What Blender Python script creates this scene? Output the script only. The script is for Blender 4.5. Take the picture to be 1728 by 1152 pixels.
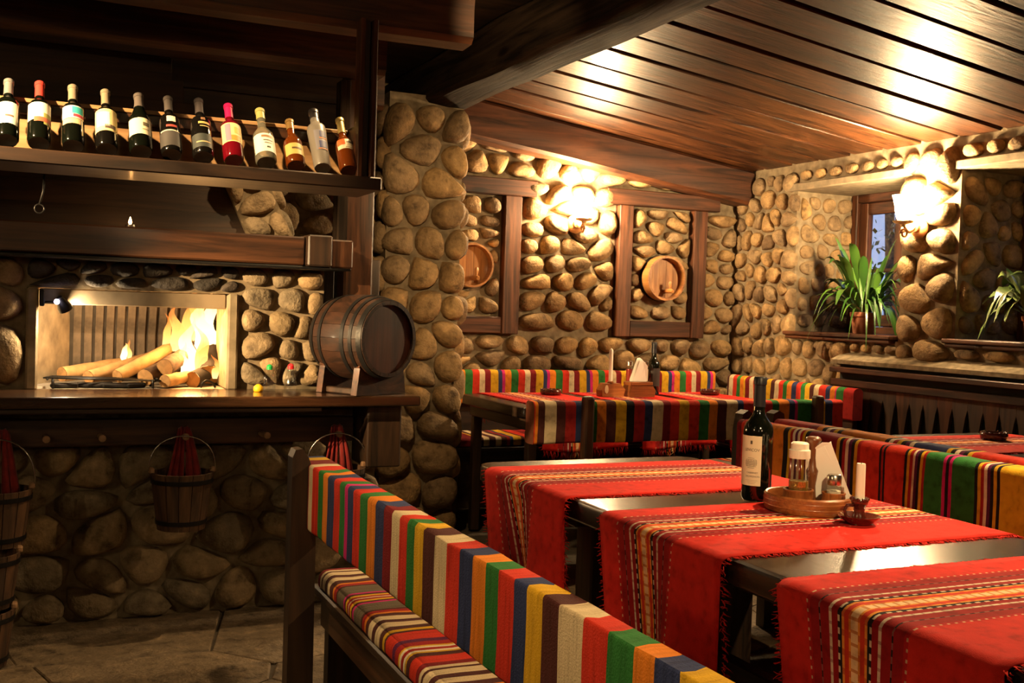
import bpy, bmesh, math, random
from mathutils import Vector, Matrix, noise as mnoise
from math import sin, cos, pi, radians, atan2, sqrt

scene = bpy.context.scene
for _o in list(bpy.data.objects):
    bpy.data.objects.remove(_o)
COL = scene.collection
random.seed(7)

# ---------------------------------------------------------------- camera
YAW, PITCH, ROLL, CAM_H = radians(24.3), math.atan(54 / 1800), 0.033, 1.24
_z = Vector((0, 0, 1))
_f0 = Vector((sin(YAW), cos(YAW), 0))
_r0 = Vector((cos(YAW), -sin(YAW), 0))
_fw = _f0 * cos(PITCH) - _z * sin(PITCH)
_u0 = _f0 * sin(PITCH) + _z * cos(PITCH)
_r = _r0 * cos(ROLL) + _u0 * sin(ROLL)
_u = _u0 * cos(ROLL) - _r0 * sin(ROLL)
cam_data = bpy.data.cameras.new('camera')
cam_data.sensor_width = 36.0
cam_data.lens = 1800 / 1728 * 36.0
cam_data.clip_start = 0.02
cam = bpy.data.objects.new('camera', cam_data)
COL.objects.link(cam)
_m = Matrix((( _r.x, _u.x, -_fw.x, 0), (_r.y, _u.y, -_fw.y, 0), (_r.z, _u.z, -_fw.z, CAM_H), (0, 0, 0, 1)))
cam.matrix_world = _m
scene.camera = cam

# ---------------------------------------------------------------- world (dusk outside the windows), exposure
world = bpy.data.worlds.new('dusk')
scene.world = world
world.use_nodes = True
_bg = world.node_tree.nodes['Background']
_bg.inputs[0].default_value = (0.30, 0.38, 0.62, 1)
_bg.inputs[1].default_value = 0.3
scene.view_settings.view_transform = 'Standard'
scene.view_settings.look = 'None'
scene.view_settings.gamma = 1.0
scene.view_settings.use_curve_mapping = False
scene.view_settings.exposure = 2.5
scene.cycles.max_bounces = 5
scene.cycles.diffuse_bounces = 2
scene.cycles.glossy_bounces = 2
scene.cycles.transmission_bounces = 5
scene.cycles.transparent_max_bounces = 8
scene.cycles.sample_clamp_indirect = 4.0
scene.cycles.use_denoising = True
scene.cycles.adaptive_threshold = 0.03
scene.cycles.caustics_reflective = False
scene.cycles.caustics_refractive = False

# light levels (watts / radiance); the lamps themselves are built further down
WARM = (1.0, 0.66, 0.31)
SCONCE_BACK = 150.0      # radiance of the frosted shade on the back wall
SCONCE_RIGHT = 200.0
TABLE_FILL_W = 46.0
BENCH_FILL_W = 15.0
FILL_REAR = 14.0       # unseen fill sconce added on the wall behind the camera
FIRE_W = 2.4
GRILL_SPOT_W = 2.2
TRAY_FILL_W = 48.0
SHELF_SPOT_W = 110.0
HEARTH_FILL_W = 380.0
FILL_LEFT = 50.0
FILL_BEHIND = 25.0    # second added fill sconce, right behind the viewer
PILLAR_FILL_W = 40.0
DOWN_SPOT_W = 14.0

def add_light(name, kind, loc, energy, color=WARM, radius=0.03, target=None, angle=60, blend=0.4, parent=None):
    d = bpy.data.lights.new(name, kind)
    d.energy = energy
    d.color = color
    d.shadow_soft_size = radius
    o = bpy.data.objects.new(name, d)
    COL.objects.link(o)
    o.location = loc
    if kind == 'SPOT':
        d.spot_size = radians(angle)
        d.spot_blend = blend
        v = Vector(target) - Vector(loc)
        o.rotation_euler = v.to_track_quat('-Z', 'Y').to_euler()
    if parent is not None:
        o.location = Vector(loc) - wloc(parent)
        o.parent = parent
    return o

# ================================================================= helpers
def wloc(o):
    v = Vector((0, 0, 0))
    while o is not None:
        v = v + Vector(o.location)
        o = o.parent
    return v

def tag(o, label=None, cat=None, group=None, kind=None):
    if label: o['label'] = label
    if cat: o['category'] = cat
    if group: o['group'] = group
    if kind: o['kind'] = kind
    return o

def thing(name, loc, label, cat, group=None, kind=None):
    o = bpy.data.objects.new(name, None)
    o.empty_display_size = 0.05
    COL.objects.link(o)
    o.location = loc
    return tag(o, label, cat, group, kind)

class MB:
    """collects geometry in world coordinates, builds one mesh object"""
    def __init__(s):
        s.v, s.f, s.c, s.uv = [], [], [], None
    def add(s, verts, faces, col=None):
        n = len(s.v)
        s.v += [tuple(p) for p in verts]
        for fc in faces:
            s.f.append(tuple(i + n for i in fc))
            s.c.append(col)
        return s
    def bm_add(s, bm, M=None, col=None):
        bm.verts.ensure_lookup_table()
        bm.verts.index_update()
        vs = [(M @ v.co if M else v.co.copy()) for v in bm.verts]
        fs = [[v.index for v in f.verts] for f in bm.faces]
        bm.free()
        return s.add(vs, fs, col)
    def box(s, x0, x1, y0, y1, z0, z1, b=0.004, M=None, col=None, seg=1):
        bm = bmesh.new()
        bmesh.ops.create_cube(bm, size=1)
        for v in bm.verts:
            v.co = Vector(((x0 + x1) / 2 + v.co.x * (x1 - x0), (y0 + y1) / 2 + v.co.y * (y1 - y0), (z0 + z1) / 2 + v.co.z * (z1 - z0)))
        b = min(b, 0.45 * min(abs(x1 - x0), abs(y1 - y0), abs(z1 - z0)))
        if b > 0:
            bmesh.ops.bevel(bm, geom=list(bm.edges), offset=b, segments=seg, profile=0.5, affect='EDGES')
        return s.bm_add(bm, M, col)
    def lathe(s, prof, segs=20, M=None, a0=0.0, a1=2 * pi, col=None, cap=True):
        full = abs(a1 - a0 - 2 * pi) < 1e-6
        n = segs if full else segs + 1
        V, F = [], []
        for (r, z) in prof:
            for k in range(n):
                a = a0 + (a1 - a0) * k / segs
                p = Vector((r * cos(a), r * sin(a), z))
                V.append(M @ p if M else p)
        for i in range(len(prof) - 1):
            for k in range(segs):
                k2 = (k + 1) % n
                F.append((i * n + k, i * n + k2, (i + 1) * n + k2, (i + 1) * n + k))
        if full and cap:
            if prof[0][0] > 1e-6: F.append(tuple(reversed(range(n))))
            if prof[-1][0] > 1e-6: F.append(tuple((len(prof) - 1) * n + k for k in range(n)))
        return s.add(V, F, col)
    def tube(s, pts, rad, segs=8, cap=True, col=None):
        pts = [Vector(p) for p in pts]
        if not isinstance(rad, (list, tuple)): rad = [rad] * len(pts)
        V, F = [], []
        t0 = (pts[1] - pts[0]).normalized()
        up = Vector((0, 0, 1)) if abs(t0.z) < 0.9 else Vector((1, 0, 0))
        n0 = t0.cross(up).normalized()
        for i, p in enumerate(pts):
            t = (pts[min(i + 1, len(pts) - 1)] - pts[max(i - 1, 0)]).normalized()
            n0 = (n0 - t * n0.dot(t)).normalized()
            b0 = t.cross(n0)
            for k in range(segs):
                a = 2 * pi * k / segs
                V.append(p + (n0 * cos(a) + b0 * sin(a)) * rad[i])
        for i in range(len(pts) - 1):
            for k in range(segs):
                k2 = (k + 1) % segs
                F.append((i * segs + k, i * segs + k2, (i + 1) * segs + k2, (i + 1) * segs + k))
        if cap:
            F.append(tuple(reversed(range(segs))))
            F.append(tuple((len(pts) - 1) * segs + k for k in range(segs)))
        return s.add(V, F, col)
    def prism(s, poly, d0, d1, plane='XZ', col=None, M=None):
        """extrude 2D polygon; plane XZ extrudes along Y, YZ along X, XY along Z"""
        def P(a, b, d):
            p = Vector((a, d, b)) if plane == 'XZ' else Vector((d, a, b)) if plane == 'YZ' else Vector((a, b, d))
            return M @ p if M else p
        n = len(poly)
        V = [P(a, b, d0) for a, b in poly] + [P(a, b, d1) for a, b in poly]
        F = [tuple(range(n)), tuple(reversed(range(n, 2 * n)))]
        for k in range(n):
            k2 = (k + 1) % n
            F.append((k2, k, k + n, k2 + n))
        return s.add(V, F, col)
    def build(s, name, mat, parent=None, smooth=False, autosmooth=None, base=False, fix=True, weld=False):
        xs = [p[0] for p in s.v]; ys = [p[1] for p in s.v]; zs = [p[2] for p in s.v]
        c = Vector(((min(xs) + max(xs)) / 2, (min(ys) + max(ys)) / 2, min(zs) if base else (min(zs) + max(zs)) / 2))
        me = bpy.data.meshes.new(name)
        me.from_pydata([(p[0] - c.x, p[1] - c.y, p[2] - c.z) for p in s.v], [], s.f)
        if any(q is not None for q in s.c):
            at = me.color_attributes.new('Col', 'FLOAT_COLOR', 'CORNER')
            li = 0
            for fi, fc in enumerate(s.f):
                q = s.c[fi] or (1, 1, 1)
                for _ in fc:
                    at.data[li].color = (q[0], q[1], q[2], 1)
                    li += 1
        if fix or weld:
            bm = bmesh.new(); bm.from_mesh(me)
            if weld: bmesh.ops.remove_doubles(bm, verts=bm.verts, dist=1e-5)
            bmesh.ops.recalc_face_normals(bm, faces=bm.faces)
            bm.to_mesh(me); bm.free()
        if smooth:
            me.polygons.foreach_set('use_smooth', [True] * len(me.polygons))
            if autosmooth is not None:
                me.set_sharp_from_angle(angle=radians(autosmooth))
        me.materials.append(mat)
        o = bpy.data.objects.new(name, me)
        COL.objects.link(o)
        if parent is not None:
            o.parent = parent
            o.location = c - wloc(parent)
        else:
            o.location = c
        return o

def rotz(a, c=(0, 0, 0)):
    c = Vector(c)
    return Matrix.Translation(c) @ Matrix.Rotation(a, 4, 'Z') @ Matrix.Translation(-c)

def basis(origin, zdir, xhint=(1, 0, 0)):
    """matrix whose local z points along zdir"""
    z = Vector(zdir).normalized()
    x = Vector(xhint) - z * Vector(xhint).dot(z)
    if x.length < 1e-5:
        x = Vector((0, 1, 0)) - z * z.y
    x.normalize()
    y = z.cross(x)
    M = Matrix((x, y, z)).transposed().to_4x4()
    M.translation = Vector(origin)
    return M

# ================================================================= materials
def new_mat(name):
    m = bpy.data.materials.new(name)
    m.use_nodes = True
    nt = m.node_tree
    return m, nt, nt.nodes['Principled BSDF']

def N(nt, kind, **kw):
    n = nt.nodes.new(kind)
    for k, v in kw.items():
        setattr(n, k, v)
    return n

def ramp(nt, stops, interp='LINEAR'):
    r = nt.nodes.new('ShaderNodeValToRGB')
    r.color_ramp.interpolation = interp
    els = r.color_ramp.elements
    while len(els) > 1: els.remove(els[-1])
    els[0].position, els[0].color = stops[0][0], (*stops[0][1], 1)
    for p, c in stops[1:]:
        e = els.new(p); e.color = (*c, 1)
    return r

def simple(name, col, rough=0.5, metal=0.0, coat=0.0, spec=0.5, var=0.0, bump=0.0, bscale=60, emit=None, es=0, trans=0.0, ior=1.45, sheen=0.0, coat_rough=0.1):
    m, nt, b = new_mat(name)
    b.inputs['Base Color'].default_value = (*col, 1)
    b.inputs['Roughness'].default_value = rough
    b.inputs['Metallic'].default_value = metal
    b.inputs['Coat Weight'].default_value = coat
    b.inputs['Coat Roughness'].default_value = coat_rough
    b.inputs['Specular IOR Level'].default_value = spec
    b.inputs['Transmission Weight'].default_value = trans
    b.inputs['IOR'].default_value = ior
    b.inputs['Sheen Weight'].default_value = sheen
    if emit:
        b.inputs['Emission Color'].default_value = (*emit, 1)
        b.inputs['Emission Strength'].default_value = es
    if var or bump:
        tc = N(nt, 'ShaderNodeTexCoord')
        no = N(nt, 'ShaderNodeTexNoise')
        no.inputs['Scale'].default_value = bscale
        no.inputs['Detail'].default_value = 5
        nt.links.new(tc.outputs['Object'], no.inputs['Vector'])
        if var:
            r = ramp(nt, [(0.3, tuple(c * (1 - var) for c in col)), (0.7, tuple(min(1, c * (1 + var)) for c in col))])
            nt.links.new(no.outputs['Fac'], r.inputs[0])
            nt.links.new(r.outputs[0], b.inputs['Base Color'])
        if bump:
            bp = N(nt, 'ShaderNodeBump')
            bp.inputs['Strength'].default_value = bump
            bp.inputs['Distance'].default_value = 0.004
            nt.links.new(no.outputs['Fac'], bp.inputs['Height'])
            nt.links.new(bp.outputs[0], b.inputs['Normal'])
    return m

_woods = {}
def wood(axis='X', dark=(0.03, 0.015, 0.008), light=(0.11, 0.05, 0.022), rough=0.45, coat=0.0, key='dark', scale=1.0, knots=True, bump=0.25, coat_rough=0.15, spec=0.5):
    k = (key, axis)
    if k in _woods: return _woods[k]
    m, nt, b = new_mat('wood_%s_%s' % (key, axis.lower()))
    tc = N(nt, 'ShaderNodeTexCoord')
    oi = N(nt, 'ShaderNodeObjectInfo')
    off = N(nt, 'ShaderNodeVectorMath', operation='SCALE')
    off.inputs[0].default_value = (17.3, 9.1, 23.7)
    nt.links.new(oi.outputs['Random'], off.inputs['Scale'])
    add = N(nt, 'ShaderNodeVectorMath', operation='ADD')
    nt.links.new(tc.outputs['Object'], add.inputs[0])
    nt.links.new(off.outputs[0], add.inputs[1])
    mp = N(nt, 'ShaderNodeMapping')
    sc = {'X': (0.9, 14, 14), 'Y': (14, 0.9, 14), 'Z': (14, 14, 0.9)}[axis]
    mp.inputs['Scale'].default_value = tuple(q * scale for q in sc)
    nt.links.new(add.outputs[0], mp.inputs['Vector'])
    n1 = N(nt, 'ShaderNodeTexNoise')
    n1.inputs['Scale'].default_value = 1.6
    n1.inputs['Detail'].default_value = 6
    n1.inputs['Roughness'].default_value = 0.62
    n1.inputs['Distortion'].default_value = 0.9
    nt.links.new(mp.outputs[0], n1.inputs['Vector'])
    mp2 = N(nt, 'ShaderNodeMapping')
    sc2 = {'X': (0.25, 1, 1), 'Y': (1, 0.25, 1), 'Z': (1, 1, 0.25)}[axis]
    mp2.inputs['Scale'].default_value = sc2
    nt.links.new(add.outputs[0], mp2.inputs['Vector'])
    n2 = N(nt, 'ShaderNodeTexNoise')
    n2.inputs['Scale'].default_value = 5.0
    n2.inputs['Detail'].default_value = 3
    nt.links.new(mp2.outputs[0], n2.inputs['Vector'])
    mid = tuple((a + c) / 2 for a, c in zip(dark, light))
    r = ramp(nt, [(0.36, dark), (0.5, mid), (0.64, light)])
    nt.links.new(n1.outputs['Fac'], r.inputs[0])
    r2 = ramp(nt, [(0.3, (0.55, 0.5, 0.48)), (0.7, (1.15, 1.12, 1.1))])
    nt.links.new(n2.outputs['Fac'], r2.inputs[0])
    mx = N(nt, 'ShaderNodeMix', data_type='RGBA', blend_type='MULTIPLY')
    mx.inputs[0].default_value = 1.0
    nt.links.new(r.outputs[0], mx.inputs[6])
    nt.links.new(r2.outputs[0], mx.inputs[7])
    src = mx.outputs[2]
    if knots:
        vo = N(nt, 'ShaderNodeTexVoronoi')
        vo.inputs['Scale'].default_value = 2.3
        mp3 = N(nt, 'ShaderNodeMapping')
        mp3.inputs['Scale'].default_value = {'X': (0.7, 2.2, 2.2), 'Y': (2.2, 0.7, 2.2), 'Z': (2.2, 2.2, 0.7)}[axis]
        nt.links.new(add.outputs[0], mp3.inputs['Vector'])
        nt.links.new(mp3.outputs[0], vo.inputs['Vector'])
        kr = ramp(nt, [(0.0, (0.18, 0.14, 0.12)), (0.07, (0.35, 0.3, 0.28)), (0.12, (1, 1, 1))])
        nt.links.new(vo.outputs['Distance'], kr.inputs[0])
        mk = N(nt, 'ShaderNodeMix', data_type='RGBA', blend_type='MULTIPLY')
        mk.inputs[0].default_value = 1.0
        nt.links.new(src, mk.inputs[6])
        nt.links.new(kr.outputs[0], mk.inputs[7])
        src = mk.outputs[2]
    nt.links.new(src, b.inputs['Base Color'])
    b.inputs['Roughness'].default_value = rough
    b.inputs['Specular IOR Level'].default_value = spec
    b.inputs['Coat Weight'].default_value = coat
    b.inputs['Coat Roughness'].default_value = coat_rough
    bp = N(nt, 'ShaderNodeBump')
    bp.inputs['Strength'].default_value = bump
    bp.inputs['Distance'].default_value = 0.004
    nt.links.new(n1.outputs['Fac'], bp.inputs['Height'])
    nt.links.new(bp.outputs[0], b.inputs['Normal'])
    _woods[k] = m
    return m

def wdark(a='X'): return wood(a, (0.012, 0.007, 0.004), (0.055, 0.027, 0.013), 0.5, 0.15, 'dark')
def wbeam(a='X'): return wood(a, (0.010, 0.007, 0.005), (0.050, 0.033, 0.022), 0.8, 0.0, 'beam', bump=1.0, spec=0.1)
def wframe(a='X'): return wood(a, (0.022, 0.007, 0.0028), (0.120, 0.042, 0.016), 0.55, 0.0, 'frame', spec=0.3)
def wceil(a='X'): return wood(a, (0.012, 0.0042, 0.0014), (0.080, 0.029, 0.0095), 0.45, 0.13, 'ceiling', coat_rough=0.13, bump=1.0, spec=0.15)
def wlight(a='X'): return wood(a, (0.34, 0.19, 0.08), (0.55, 0.34, 0.16), 0.5, 0.1, 'raw', knots=False)
def wtable(a='Y'): return wood(a, (0.008, 0.006, 0.0045), (0.040, 0.023, 0.014), 0.26, 0.0, 'table', knots=False, bump=0.16)
def wmantel(a='X'): return wood(a, (0.018, 0.008, 0.004), (0.10, 0.040, 0.017), 0.42, 0.2, 'mantel')
def wkeg(a='Z'): return wood(a, (0.30, 0.12, 0.03), (0.55, 0.27, 0.09), 0.4, 0.3, 'keg', knots=False)
def wtray(a='X'): return wood(a, (0.22, 0.07, 0.018), (0.38, 0.14, 0.04), 0.35, 0.4, 'tray', knots=False, scale=4)
def wbucket(a='Z'): return wood(a, (0.035, 0.018, 0.009), (0.13, 0.065, 0.03), 0.7, 0.0, 'bucket', knots=False)

def make_stone(name, tones, rough=0.8):
    m, nt, b = new_mat(name)
    tc = N(nt, 'ShaderNodeTexCoord')
    oi = N(nt, 'ShaderNodeObjectInfo')
    rr = ramp(nt, [(i / max(1, len(tones) - 1), t) for i, t in enumerate(tones)])
    nt.links.new(oi.outputs['Random'], rr.inputs[0])
    sc = N(nt, 'ShaderNodeVectorMath', operation='SCALE')
    sc.inputs[0].default_value = (31.0, 13.0, 7.0)
    nt.links.new(oi.outputs['Random'], sc.inputs['Scale'])
    ad = N(nt, 'ShaderNodeVectorMath', operation='ADD')
    nt.links.new(tc.outputs['Object'], ad.inputs[0]); nt.links.new(sc.outputs[0], ad.inputs[1])
    n1 = N(nt, 'ShaderNodeTexNoise'); n1.inputs['Scale'].default_value = 16; n1.inputs['Detail'].default_value = 7; n1.inputs['Roughness'].default_value = 0.65
    n2 = N(nt, 'ShaderNodeTexNoise'); n2.inputs['Scale'].default_value = 70; n2.inputs['Detail'].default_value = 4
    nt.links.new(ad.outputs[0], n1.inputs['Vector']); nt.links.new(ad.outputs[0], n2.inputs['Vector'])
    r1 = ramp(nt, [(0.30, (0.30, 0.28, 0.27)), (0.47, (0.85, 0.82, 0.78)), (0.56, (1.0, 0.97, 0.93)), (0.72, (1.6, 1.5, 1.35))])
    nt.links.new(n1.outputs['Fac'], r1.inputs[0])
    mx = N(nt, 'ShaderNodeMix', data_type='RGBA', blend_type='MULTIPLY'); mx.inputs[0].default_value = 1
    nt.links.new(rr.outputs[0], mx.inputs[6]); nt.links.new(r1.outputs[0], mx.inputs[7])
    nt.links.new(mx.outputs[2], b.inputs['Base Color'])
    b.inputs['Roughness'].default_value = rough
    b.inputs['Specular IOR Level'].default_value = 0.3
    mm = N(nt, 'ShaderNodeMath', operation='MULTIPLY_ADD'); mm.inputs[1].default_value = 0.45
    nt.links.new(n2.outputs['Fac'], mm.inputs[0]); nt.links.new(n1.outputs['Fac'], mm.inputs[2])
    bp = N(nt, 'ShaderNodeBump'); bp.inputs['Strength'].default_value = 0.8; bp.inputs['Distance'].default_value = 0.014
    nt.links.new(mm.outputs[0], bp.inputs['Height']); nt.links.new(bp.outputs[0], b.inputs['Normal'])
    return m

STONE = make_stone('river_stone', [(0.20, 0.13, 0.062), (0.31, 0.20, 0.092), (0.24, 0.17, 0.098), (0.37, 0.24, 0.105), (0.17, 0.115, 0.066), (0.30, 0.21, 0.115)])
STONE_GREY = make_stone('hearth_stone', [(0.22, 0.165, 0.095), (0.31, 0.225, 0.13), (0.20, 0.165, 0.115), (0.34, 0.24, 0.13)])
STONE_SOOT = make_stone('sooty_stone', [(0.035, 0.032, 0.03), (0.06, 0.052, 0.045), (0.03, 0.028, 0.027), (0.075, 0.06, 0.05)])
MORTAR = simple('mortar', (0.20, 0.155, 0.10), 0.95, var=0.35, bump=0.9, bscale=22, spec=0.1)
CONCRETE = simple('concrete', (0.24, 0.19, 0.125), 0.9, var=0.3, bump=0.6, bscale=18, spec=0.2)
PLASTER = simple('dark_plaster', (0.10, 0.075, 0.05), 0.95, var=0.2, bscale=4, spec=0.1)
FLOOR_M = make_stone('flagstone', [(0.17, 0.125, 0.08), (0.21, 0.155, 0.10), (0.15, 0.115, 0.08)], 0.65)
GROUT = simple('floor_grout', (0.09, 0.07, 0.05), 0.95, var=0.2, bscale=30)
IRON = simple('black_iron', (0.018, 0.017, 0.017), 0.42, metal=0.6, bump=0.2, bscale=80)
STEEL = simple('steel', (0.55, 0.52, 0.48), 0.25, metal=1.0)
BRASS = simple('old_brass', (0.45, 0.27, 0.09), 0.35, metal=1.0)
WHITE_WAX = simple('white_wax', (0.85, 0.80, 0.68), 0.45, spec=0.4)
PAPER = simple('white_paper', (0.86, 0.83, 0.77), 0.85, spec=0.2)
GLAZE = simple('brown_glaze', (0.075, 0.014, 0.008), 0.12, coat=0.8, var=0.5, bscale=45)
TERRA = simple('terracotta', (0.34, 0.13, 0.065), 0.85, var=0.25, bscale=25, bump=0.2)
SOIL = simple('soil', (0.03, 0.02, 0.013), 0.95, bump=0.8, bscale=60)

def thin_glass(name, tint=(.94, .95, .94), fac=.10):
    m = bpy.data.materials.new(name); m.use_nodes = True
    nt = m.node_tree; nt.nodes.clear()
    out = N(nt, 'ShaderNodeOutputMaterial'); tr = N(nt, 'ShaderNodeBsdfTransparent'); gl = N(nt, 'ShaderNodeBsdfGlossy'); mx = N(nt, 'ShaderNodeMixShader')
    tr.inputs[0].default_value = (*tint, 1); gl.inputs['Roughness'].default_value = .04; mx.inputs[0].default_value = fac
    nt.links.new(tr.outputs[0], mx.inputs[1]); nt.links.new(gl.outputs[0], mx.inputs[2]); nt.links.new(mx.outputs[0], out.inputs['Surface'])
    return m

def cloth_mat(name, weave=420, bump=0.35, rough=0.9, stretch=None):
    m, nt, b = new_mat(name)
    at = N(nt, 'ShaderNodeVertexColor', layer_name='Col')
    tc = N(nt, 'ShaderNodeTexCoord')
    n1 = N(nt, 'ShaderNodeTexNoise'); n1.inputs['Scale'].default_value = 38; n1.inputs['Detail'].default_value = 6
    if stretch:
        mp = N(nt, 'ShaderNodeMapping'); mp.inputs['Scale'].default_value = stretch
        nt.links.new(tc.outputs['Object'], mp.inputs['Vector']); nt.links.new(mp.outputs[0], n1.inputs['Vector'])
    else:
        nt.links.new(tc.outputs['Object'], n1.inputs['Vector'])
    r1 = ramp(nt, [(0.28, (0.62, 0.59, 0.56)), (0.45, (0.93, 0.92, 0.9)), (0.75, (1.12, 1.12, 1.12))])
    nt.links.new(n1.outputs['Fac'], r1.inputs[0])
    mx = N(nt, 'ShaderNodeMix', data_type='RGBA', blend_type='MULTIPLY'); mx.inputs[0].default_value = 1
    nt.links.new(at.outputs['Color'], mx.inputs[6]); nt.links.new(r1.outputs[0], mx.inputs[7])
    nt.links.new(mx.outputs[2], b.inputs['Base Color'])
    b.inputs['Roughness'].default_value = rough
    b.inputs['Specular IOR Level'].default_value = 0.15
    b.inputs['Sheen Weight'].default_value = 0.0
    n2 = N(nt, 'ShaderNodeTexNoise'); n2.inputs['Scale'].default_value = weave; n2.inputs['Detail'].default_value = 2
    nt.links.new(tc.outputs['Object'], n2.inputs['Vector'])
    bp = N(nt, 'ShaderNodeBump'); bp.inputs['Strength'].default_value = bump; bp.inputs['Distance'].default_value = 0.003
    nt.links.new(n2.outputs['Fac'], bp.inputs['Height']); nt.links.new(bp.outputs[0], b.inputs['Normal'])
    return m
KILIM = cloth_mat('kilim_wool', 300, 0.5)
KILIM_Y = cloth_mat('kilim_wool_streaked', 300, 0.5, stretch=(.22, 3.0, .22))
RUNNER = cloth_mat('runner_cotton', 500, 0.3)

# kilim colours
CR = (0.62, 0.50, 0.32); RD = (0.55, 0.035, 0.018); GN = (0.03, 0.16, 0.035); OR = (0.66, 0.20, 0.02)
NV = (0.03, 0.042, 0.12); PK = (0.52, 0.02, 0.17); MR = (0.19, 0.014, 0.018); YL = (0.62, 0.36, 0.02)
BR = (0.075, 0.022, 0.020); GR = (0.13, 0.105, 0.075); BK = (0.016, 0.013, 0.014); WH = (0.72, 0.62, 0.46)
DR = (0.33, 0.018, 0.016); PU = (0.10, 0.015, 0.06)

# ================================================================= stone masonry
def clip_poly(poly, a, b, c):
    """keep the side a*x+b*y<=c"""
    out = []
    n = len(poly)
    for i in range(n):
        p, q = poly[i], poly[(i + 1) % n]
        dp, dq = a * p[0] + b * p[1] - c, a * q[0] + b * q[1] - c
        if dp <= 0: out.append(p)
        if (dp < 0 < dq) or (dq < 0 < dp):
            t = dp / (dp - dq)
            out.append((p[0] + (q[0] - p[0]) * t, p[1] + (q[1] - p[1]) * t))
    return out

def centroid(poly):
    A = cx = cy = 0
    for i in range(len(poly)):
        x0, y0 = poly[i]; x1, y1 = poly[(i + 1) % len(poly)]
        w = x0 * y1 - x1 * y0
        A += w; cx += (x0 + x1) * w; cy += (y0 + y1) * w
    if abs(A) < 1e-9: return poly[0], 0
    return (cx / (3 * A), cy / (3 * A)), abs(A) / 2

def cells(patch, w, h, rng, lloyd=1, jit=0.32):
    us = [p[0] for p in patch]; vs = [p[1] for p in patch]
    u0, u1, v0, v1 = min(us), max(us), min(vs), max(vs)
    rows = max(1, round((v1 - v0) / h))
    hh = (v1 - v0) / rows
    sites = []
    for j in range(rows):
        n = max(1, round((u1 - u0) / (w * rng.uniform(0.85, 1.2))))
        ww = (u1 - u0) / n
        o = rng.uniform(-0.3, 0.3)
        for i in range(n + 1):
            x = u0 + ww * (i + 0.5 + o) + rng.uniform(-jit, jit) * ww
            y = v0 + hh * (j + 0.5) + rng.uniform(-jit, jit) * hh
            sites.append((x, y))
    def inside(p):
        s = None
        for i in range(len(patch)):
            a, b = patch[i], patch[(i + 1) % len(patch)]
            cr = (b[0] - a[0]) * (p[1] - a[1]) - (b[1] - a[1]) * (p[0] - a[0])
            if s is None: s = cr > 0
            elif (cr > 0) != s: return False
        return True
    sites = [p for p in sites if inside(p)]
    out = []
    for it in range(lloyd + 1):
        out = []
        for i, p in enumerate(sites):
            poly = list(patch)
            near = sorted((q for j, q in enumerate(sites) if j != i), key=lambda q: ((q[0] - p[0]) / w) ** 2 + ((q[1] - p[1]) / h) ** 2)[:14]
            for q in near:
                # anisotropic bisector (stones are a little wider than tall)
                ax, ay = 1 / (w * w), 1 / (h * h)
                a, b = 2 * (q[0] - p[0]) * ax, 2 * (q[1] - p[1]) * ay
                c = (q[0] ** 2 - p[0] ** 2) * ax + (q[1] ** 2 - p[1] ** 2) * ay
                poly = clip_poly(poly, a, b, c)
                if len(poly) < 3: break
            out.append(poly)
        if it < lloyd:
            ns = []
            for p, poly in zip(sites, out):
                if len(poly) < 3: continue
                c, _ = centroid(poly)
                ns.append((p[0] * 0.45 + c[0] * 0.55, p[1] * 0.45 + c[1] * 0.55))
            sites = ns
    return [p for p in out if len(p) >= 3]

def round_poly(poly, gap, n=14, it=3):
    c, A = centroid(poly)
    size = sqrt(max(A, 1e-6))
    k = max(0.45, 1 - gap / size)
    P = [(c[0] + (p[0] - c[0]) * k, c[1] + (p[1] - c[1]) * k) for p in poly]
    for _ in range(it):
        Q = []
        for i in range(len(P)):
            a, b = P[i], P[(i + 1) % len(P)]
            t = 0.28
            Q.append((a[0] * (1 - t) + b[0] * t, a[1] * (1 - t) + b[1] * t))
            Q.append((a[0] * t + b[0] * (1 - t), a[1] * t + b[1] * (1 - t)))
        P = Q
    L = [0]
    for i in range(len(P)):
        a, b = P[i], P[(i + 1) % len(P)]
        L.append(L[-1] + math.hypot(b[0] - a[0], b[1] - a[1]))
    out = []
    j = 0
    for k2 in range(n):
        s = L[-1] * k2 / n
        while L[j + 1] < s: j += 1
        t = (s - L[j]) / max(1e-9, L[j + 1] - L[j])
        a, b = P[j], P[(j + 1) % len(P)]
        out.append((a[0] + (b[0] - a[0]) * t, a[1] + (b[1] - a[1]) * t))
    return out, c, size

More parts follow.
